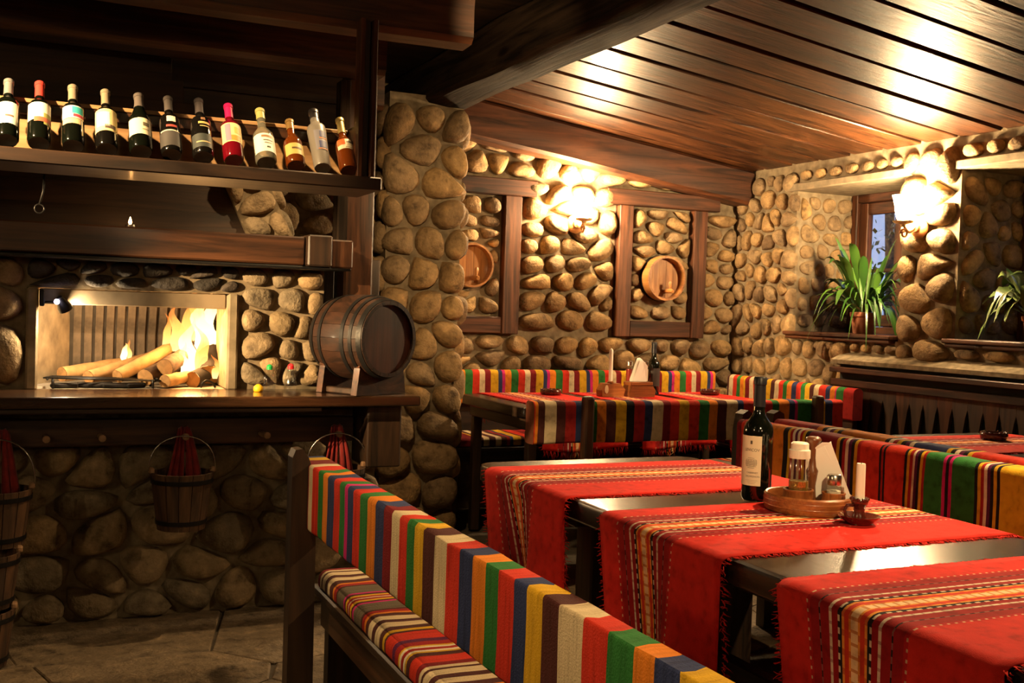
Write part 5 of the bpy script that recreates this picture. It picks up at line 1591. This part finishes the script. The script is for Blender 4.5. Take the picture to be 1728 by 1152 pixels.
for j in range(9):
    a = labaz - 4 + j * 5
    m.lathe([(RL, .090 + .002 * (j % 3)), (RL, .108 - .003 * (j % 2))], 1, MW, radians(a), radians(a + 1.6), cap=False)
m.build('vignette', pm((.30, .27, .20)), lab, fix=False)
m = MB(); m.lathe([(RL, .148), (RL, .157)], 3, MW, radians(labaz + 12), radians(labaz + 20), cap=False); m.build('crest', INK, lab, fix=False)
m = MB()
for z0, hw in ((.054, 24), (.050, 18), (.046, 14)):
    m.lathe([(RL, z0), (RL, z0 + .0007)], 8, MW, radians(labaz + 20 - hw), radians(labaz + 20 + hw), cap=False)
m.build('small_print', pm((.40, .34, .22)), lab, fix=False)

# tray with turned handle
vx = Vector((cos(YAW), -sin(YAW), 0)); vd = Vector((sin(YAW), cos(YAW), 0))
tx, ty, tr = 1.775, 2.105, .107
t = thing('condiment_tray', (tx, ty, ZT), 'round wooden condiment tray with turned handle on the near table', 'tray')
MT = Matrix.Translation((tx, ty, ZT))
m = MB(); m.lathe([(0, .0), (tr - .004, .0), (tr, .004), (tr + .002, .020), (tr + .001, .038), (tr - .003, .042), (tr - .007, .040), (tr - .008, .012), (0, .010)], 48, MT, cap=False); m.build('dish', wtray('X'), t, smooth=True, autosmooth=40)
m = MB(); m.lathe([(tr + .0015, .013), (tr + .0032, .015), (tr + .0015, .017)], 48, MT, cap=False); m.lathe([(tr + .0012, .026), (tr + .003, .028), (tr + .0012, .030)], 48, MT, cap=False); m.build('groove_ring', wtray('X'), t, smooth=True)
MH = Matrix.Translation((tx + vx.x * .008 + vd.x * .004, ty + vx.y * .008 + vd.y * .004, ZT + .010))
m = MB(); m.lathe([(0, 0), (.016, 0), (.012, .02), (.0095, .05), (.013, .075), (.015, .088), (.010, .098), (.0085, .12), (.010, .145), (.017, .158), (.020, .165), (.017, .171), (.010, .173), (0, .172)], 22, MH); m.build('handle', wood('Z', (.13, .045, .015), (.24, .09, .03), .4, .4, 'handle', knots=False), t, smooth=True, autosmooth=50)

CAPW = simple('white_cap', (.80, .74, .62), .4)
OIL = simple('oil', (.55, .34, .08), .1, trans=.7, ior=1.4)
CLEAR = thin_glass('shaker_glass', (.95, .94, .90), .12)
SALT = simple('salt', (.75, .70, .60), .9)
# oil dispenser in a wooden cup
def on_tray(a, b): return Vector((tx, ty, 0)) + vx * a + vd * b
def cup(name, p, rc, hc, cat, label):
    t = thing(name, (p.x, p.y, ZT + .0105), label, cat)
    M = Matrix.Translation((p.x, p.y, ZT + .0105))
    m = MB(); m.lathe([(0, 0), (rc * .90, 0), (rc * 1.0, .006), (rc * 1.04, hc * .5), (rc * .98, hc * .86), (rc * 1.04, hc * .93), (rc * 1.02, hc), (rc * .9, hc), (rc * .86, hc * .8), (rc * .86, .012), (0, .010)], 30, M, cap=False); m.build('wooden_cup', wtray('Z'), t, smooth=True, autosmooth=50)
    return t, M
p = on_tray(-.034, -.030)
t, M = cup('oil_dispenser', p, .036, .046, 'dispenser', 'oil bottle with white cap in a wooden cup on the tray')
m = MB(); m.lathe([(.0, .0125), (.024, .0125), (.025, .020), (.025, .108), (.021, .117), (.020, .124)], 24, M, cap=False); m.build('glass', CLEAR, t, smooth=True, autosmooth=50)
m = MB(); m.lathe([(0, .0145), (.0225, .0145), (.0235, .022), (.0235, .066), (0, .066)], 24, M); m.build('oil', OIL, t, smooth=True, autosmooth=40)
m = MB(); m.lathe([(.0255, .122), (.026, .124), (.026, .142), (.022, .144), (.0215, .158), (.018, .161), (0, .161)], 24, M); m.build('cap', CAPW, t, smooth=True, autosmooth=40)
p = on_tray(.050, -.042)
t, M = cup('salt_shaker', p, .028, .042, 'shaker', 'small chrome-topped salt shaker in a wooden cup on the tray')
m = MB(); m.lathe([(0, .0125), (.017, .0125), (.018, .02), (.018, .058), (.015, .064)], 20, M, cap=False); m.build('glass', CLEAR, t, smooth=True, autosmooth=50)
m = MB(); m.lathe([(0, .014), (.0165, .014), (.0165, .046), (0, .046)], 20, M); m.build('salt', SALT, t)
m = MB(); m.lathe([(.0165, .060), (.0175, .062), (.0175, .082), (.015, .086), (0, .0875)], 20, M); m.build('cap', STEEL, t, smooth=True, autosmooth=40)
p = on_tray(.026, .055)
t, M = cup('pepper_shaker', p, .028, .042, 'shaker', 'chrome-topped shaker behind the napkins on the tray')
m = MB(); m.lathe([(0, .0125), (.018, .0125), (.018, .13), (.016, .135)], 20, M, cap=False); m.build('glass', CLEAR, t, smooth=True, autosmooth=50)
m = MB(); m.lathe([(.0165, .130), (.0185, .132), (.0185, .155), (.015, .160), (0, .161)], 20, M); m.build('cap', STEEL, t, smooth=True, autosmooth=40)
# napkins: a stack of folded paper standing in the tray
def napkins(p, dx, H, Wd, label, scale=1.0, z0=ZT + .0125, up=Vector((0, 0, 1)), n=7):
    t = thing('napkin_stack', (p.x, p.y, z0), label, 'napkins')
    dy = Vector((0, 0, 1)).cross(dx).normalized()
    for k in range(n):
        o_ = (k - n / 2) * .0026 * scale
        f = k / n
        pts = [(-Wd * .42, .0), (Wd * .50 - .004 * k, .0), (Wd * .52 - .003 * k, .01), (Wd * .05, H - .006 * (k % 3)), (-Wd * .12, H - .003 * k), (-Wd * .42, H * .80 - .004 * k)]
        m = MB(); V = []
        for s in (0, .0016 * scale):
            for a, b in pts:
                lean = (o_ + s) * (1 + 1.4 * b / H) + .004 * sin(a * 60 + k)
                V.append(p + dx * a + dy * lean + Vector((0, 0, z0 + b)) - Vector((0, 0, p.z)))
        N_ = len(pts)
        m.add(V, [tuple(range(N_)), tuple(reversed(range(N_, 2 * N_)))] + [((j + 1) % N_, j, j + N_, (j + 1) % N_ + N_) for j in range(N_)])
        m.build('napkin', PAPER, t)
napkins(on_tray(.048, .012), (vx * .96 - vd * .28).normalized(), .158, .125, 'stack of white paper napkins standing in the round tray', n=9)

# candle in a glazed saucer candlestick
kx, ky = 1.775, 1.925
t = thing('candlestick', (kx, ky, ZT), 'glazed brown saucer candlestick on the near table', 'candlestick')
MK = Matrix.Translation((kx, ky, ZT))
m = MB(); m.lathe([(0, 0), (.024, 0), (.030, .003), (.046, .016), (.049, .021), (.046, .021), (.030, .010), (.0, .008)], 32, MK, cap=False); m.build('saucer', GLAZE, t, smooth=True, autosmooth=60)
m = MB(); m.lathe([(0, .008), (.019, .008), (.016, .018), (.0125, .03), (.0135, .040), (.019, .048), (.021, .056), (.019, .060), (.0115, .060), (.0115, .050), (0, .049)], 26, MK, cap=False); m.build('socket', GLAZE, t, smooth=True, autosmooth=60)
m = MB()
for k in range(10):
    a = 2 * pi * k / 10
    m.lathe([(0, -.004), (.004, -.002), (.005, .001), (.003, .004), (0, .005)], 8, MK @ Matrix.Translation((.0185 * cos(a), .0185 * sin(a), .058)))
m.build('crimped_rim', GLAZE, t, smooth=True)
m = MB(); hc = Vector((kx, ky, ZT)) - vx * .012 - vd * .004
m.tube([hc + Vector((0, 0, .044)) - vx * .004, hc - vx * .018 + Vector((0, 0, .044)), hc - vx * .024 + Vector((0, 0, .032)), hc - vx * .020 + Vector((0, 0, .018)), hc - vx * .008 + Vector((0, 0, .012))], .0042, 8); m.build('ear', GLAZE, t, smooth=True)
def candle(x, y, z0, z1, r, label, pointed=False):
    t = thing('candle', (x, y, z0), label, 'candle')
    m = MB(); K = 16
    pr = [(0, z0), (r, z0), (r * .98, z0 + (z1 - z0) * .5), (r * .96, z1 - .006)] + ([(r * .6, z1 - .001), (r * .2, z1 + .004), (0, z1 + .006)] if pointed else [(r * .9, z1), (r * .5, z1 - .002), (0, z1 - .002)])
    m.lathe(pr, K, Matrix.Translation((x, y, 0)), cap=False); m.build('wax', WHITE_WAX, t, smooth=True, autosmooth=45)
    m = MB(); m.tube([(x, y, z1 - .002), (x + .001, y, z1 + .004 + (.006 if pointed else 0))], .0009, 5); m.build('wick', IRON, t)
candle(kx, ky, ZT + .0505, ZT + .142, .0108, 'short white candle in the glazed candlestick')

# ashtrays
def ashtray(x, y, label, r=.055, z=ZT):
    t = thing('ashtray', (x, y, z), label, 'ashtray')
    M = Matrix.Translation((x, y, z))
    m = MB(); m.lathe([(0, 0), (r * .85, 0), (r * .97, .006), (r, .018), (r * .97, .028), (r * .90, .031), (r * .82, .028), (r * .78, .012), (0, .008)], 36, M, cap=False); m.build('bowl', GLAZE, t, smooth=True, autosmooth=60)
    m = MB()
    for k in range(16):
        a = 2 * pi * k / 16
        m.lathe([(0, -.003), (.005, -.002), (.0065, 0), (.004, .003), (0, .004)], 8, M @ Matrix.Translation((r * .9 * cos(a), r * .9 * sin(a), .030)))
    m.build('crimped_rim', GLAZE, t, smooth=True)
ashtray(3.655, 3.20, 'glossy brown ashtray on the right edge table')
ashtray(2.69, 5.40, 'brown ashtray at the left end of the corner table', .062)
ashtray(3.74, 5.36, 'brown ashtray at the right end of the corner table', .06)

# ================================================================= things on the corner table
def block_holder(name, x, y, w_, d, h, label, cat, slope=.02):
    t = thing(name, (x, y, ZT), label, cat)
    m = MB(); m.prism([(x - w_ / 2, ZT), (x + w_ / 2, ZT), (x + w_ / 2 + slope * .6, ZT + h * .55), (x + w_ / 2 - slope, ZT + h), (x - w_ / 2 + slope, ZT + h), (x - w_ / 2 - slope * .2, ZT + h * .5)], y - d / 2, y + d / 2, 'XZ'); m.build('block', wtray('X'), t)
    return t
t = block_holder('wooden_candle_block', 3.005, 5.28, .135, .07, .075, 'carved wooden candle block on the corner table', 'candle holder')
m = MB(); m.lathe([(0, 0), (.018, 0), (.020, .006), (.016, .010), (0, .010)], 16, Matrix.Translation((3.005, 5.28, ZT + .0755))); m.build('socket', wtray('Z'), t, smooth=True, autosmooth=40)
m = MB(); m.lathe([(0, 0), (.013, 0), (.012, .0015), (0, .002)], 16, basis((2.962, 5.244, ZT + .042), (0, -1, 0)) @ Matrix.Scale(1.9, 4, (0, 1, 0))); m.build('inlay', pm((.55, .42, .25)), t)
candle(3.005, 5.28, ZT + .086, ZT + .268, .0115, 'tall white pointed candle on the corner table', True)
t = block_holder('condiment_block', 3.19, 5.28, .16, .10, .062, 'stepped wooden condiment holder on the corner table', 'holder', .012)
m = MB(); m.box(3.115, 3.262, 5.235, 5.325, ZT + .0625, ZT + .085, .004); m.build('upper_step', wtray('X'), t)
def cruet(x, y, z, col, capm, label, H=.12):
    t = thing('shaker', (x, y, z), label, 'shaker')
    M = Matrix.Translation((x, y, z))
    m = MB(); m.lathe([(0, 0), (.019, 0), (.020, .005), (.020, H * .72), (.016, H * .78)], 20, M, cap=False); m.build('glass', CLEAR, t, smooth=True, autosmooth=50)
    m = MB(); m.lathe([(0, .002), (.0185, .002), (.0185, H * .6), (0, H * .6)], 20, M); m.build('contents', col, t)
    m = MB(); m.lathe([(.019, H * .76), (.021, H * .78), (.021, H * .97), (.018, H), (0, H)], 20, M); m.build('cap', capm, t, smooth=True, autosmooth=40)
cruet(3.140, 5.302, ZT + .0855, simple('paprika', (.30, .02, .015), .8), STEEL, 'shaker of red paprika on the corner table', .115)
cruet(3.243, 5.300, ZT + .0855, SALT, STEEL, 'shaker of pale salt on the corner table', .115)
napkins(Vector((3.185, 5.268, 0)), (Vector((-1, 0, 0))), .135, .11, 'fan of white napkins on the corner table', z0=ZT + .0858, n=6)
bx, by = 3.375, 5.42
bottle('wine_bottle', Matrix.Translation((bx, by, ZT)), 'bordeaux', .0385, .31, DGLASS, pm((.012, .013, .018), .4), 'dark wine bottle on the corner table', [('label', -95, 50, .16, .50, (.035, .03, .028))], .78, (bx, by, ZT))

# ================================================================= potted plants
def leaf_mat(name, a, b):
    m, nt, bs = new_mat(name)
    oi = N(nt, 'ShaderNodeObjectInfo'); r = ramp(nt, [(0, a), (1, b)]); nt.links.new(oi.outputs['Random'], r.inputs[0])
    nt.links.new(r.outputs[0], bs.inputs['Base Color']); bs.inputs['Roughness'].default_value = .35
    bs.inputs['Coat Weight'].default_value = .2
    return m
LEAF = leaf_mat('leaf', (.012, .05, .006), (.06, .14, .018))
LEAF2 = leaf_mat('variegated_leaf', (.012, .045, .006), (.16, .20, .06))
def leaf(parent, base, az, length, width, rise, droop, mat, wav=0.0, seed=0, petiole=.25):
    m = MB(); V, F = [], []
    d = Vector((cos(az), sin(az), 0)); s = Vector((-sin(az), cos(az), 0))
    n = 10
    for i in range(n + 1):
        v = i / n
        p = Vector(base) + d * (length * (v - .18 * v * v * droop)) + Vector((0, 0, rise * v - droop * length * v * v * v))
        if v < petiole: w_ = width * .09
        else:
            q = (v - petiole) / (1 - petiole)
            w_ = width * max(.02, sin(pi * min(1, q * .93 + .05)) ** .75 * (1 - .25 * q))
        tw = s + Vector((0, 0, .25 * sin(seed + v * 2)))
        zz = wav * sin(v * 22 + seed)
        V += [p - tw * w_ * .5 + Vector((0, 0, .18 * w_ + zz)), p, p + tw * w_ * .5 + Vector((0, 0, .18 * w_ - zz))]
    for i in range(n):
        for k in range(2):
            F.append((i * 3 + k, i * 3 + k + 1, (i + 1) * 3 + k + 1, (i + 1) * 3 + k))
    m.add(V, F); ob = m.build('leaf', mat, parent, smooth=True, fix=False)
    return ob
def plant(x, y, label, seed, n, mats, Lr, Wr, rise, xmax, broad):
    t = thing('potted_plant', (x, y, SILL + .0125), label, 'plant')
    M = Matrix.Translation((x, y, SILL + .0125))
    m = MB(); m.lathe([(0, 0), (.058, 0), (.062, .006), (.074, .10), (.082, .105), (.084, .128), (.078, .13), (.074, .122), (0, .118)], 28, M, cap=False); m.build('pot', TERRA, t, smooth=True, autosmooth=40)
    m = MB(); m.lathe([(0, .121), (.074, .119)], 20, M, cap=False); m.build('soil', SOIL, t)
    rg = random.Random(seed)
    for k in range(n):
        az = 2 * pi * k / n + rg.uniform(-.2, .2)
        L = rg.uniform(*Lr) * (0.72 if cos(az) > .3 else 1)
        b_ = (x + .03 * cos(az), y + .03 * sin(az), SILL + .13)
        br = rg.random() < broad
        leaf(t, b_, az, L * (.8 if br else 1), rg.uniform(*Wr) * (1.6 if br else .42), rg.uniform(*rise) * (1.25 if br else 1), rg.uniform(.55, 1.25), mats, .0 if mats is LEAF else .008, rg.uniform(0, 6), .35 if br else .08)
plant(4.60, 5.02, 'bushy green plant in a terracotta pot on the window sill', 5, 130, LEAF, (.20, .40), (.032, .055), (.12, .50), 4.9, .35)
plant(4.62, 3.80, 'potted plant with pale-edged wavy leaves at the right edge', 8, 46, LEAF2, (.24, .40), (.06, .09), (.16, .36), 4.9, .85)

# trees outside the windows, hardly more than shapes in the dusk
for k, (x, y, h) in enumerate(((7.2, 7.3, 3.2), (8.2, 8.6, 3.8), (7.4, 5.6, 2.8))):
    t = thing('tree', (x, y, -.2), ('slender tree outside, left in the small window', 'taller tree farther outside the small window', 'tree outside the window at the right edge')[k], 'tree')
    m = MB(); m.tube([(x, y, -.2), (x + .05, y, h * .4), (x - .05, y + .05, h * .8)], [.09, .07, .03], 8); m.build('trunk', BARK, t, smooth=True)
    rg = random.Random(k); m = MB()
    for _ in range(420):
        a, b, r_ = rg.uniform(0, 2 * pi), rg.uniform(-1, 1), rg.random() ** .5
        c = Vector((x + .9 * r_ * cos(a), y + .9 * r_ * sin(a), h * .72 + .32 * h * b))
        u_ = Vector((rg.uniform(-1, 1), rg.uniform(-1, 1), rg.uniform(-1, 1))).normalized() * .035
        w_ = Vector((rg.uniform(-1, 1), rg.uniform(-1, 1), rg.uniform(-1, 1))).normalized() * .025
        m.add([c, c + u_ + w_, c + u_ * 2, c + u_ - w_], [(0, 1, 2, 3)])
    o = m.build('foliage', LEAF, t, fix=False); o['kind'] = 'stuff'
o = MB().box(XR + .7, 14, -4, 14, -.4, -.2, 0).build('garden_ground', simple('garden_soil', (.05, .05, .035), .95)); tag(o, 'dark garden ground outside the windows', 'ground', kind='structure')
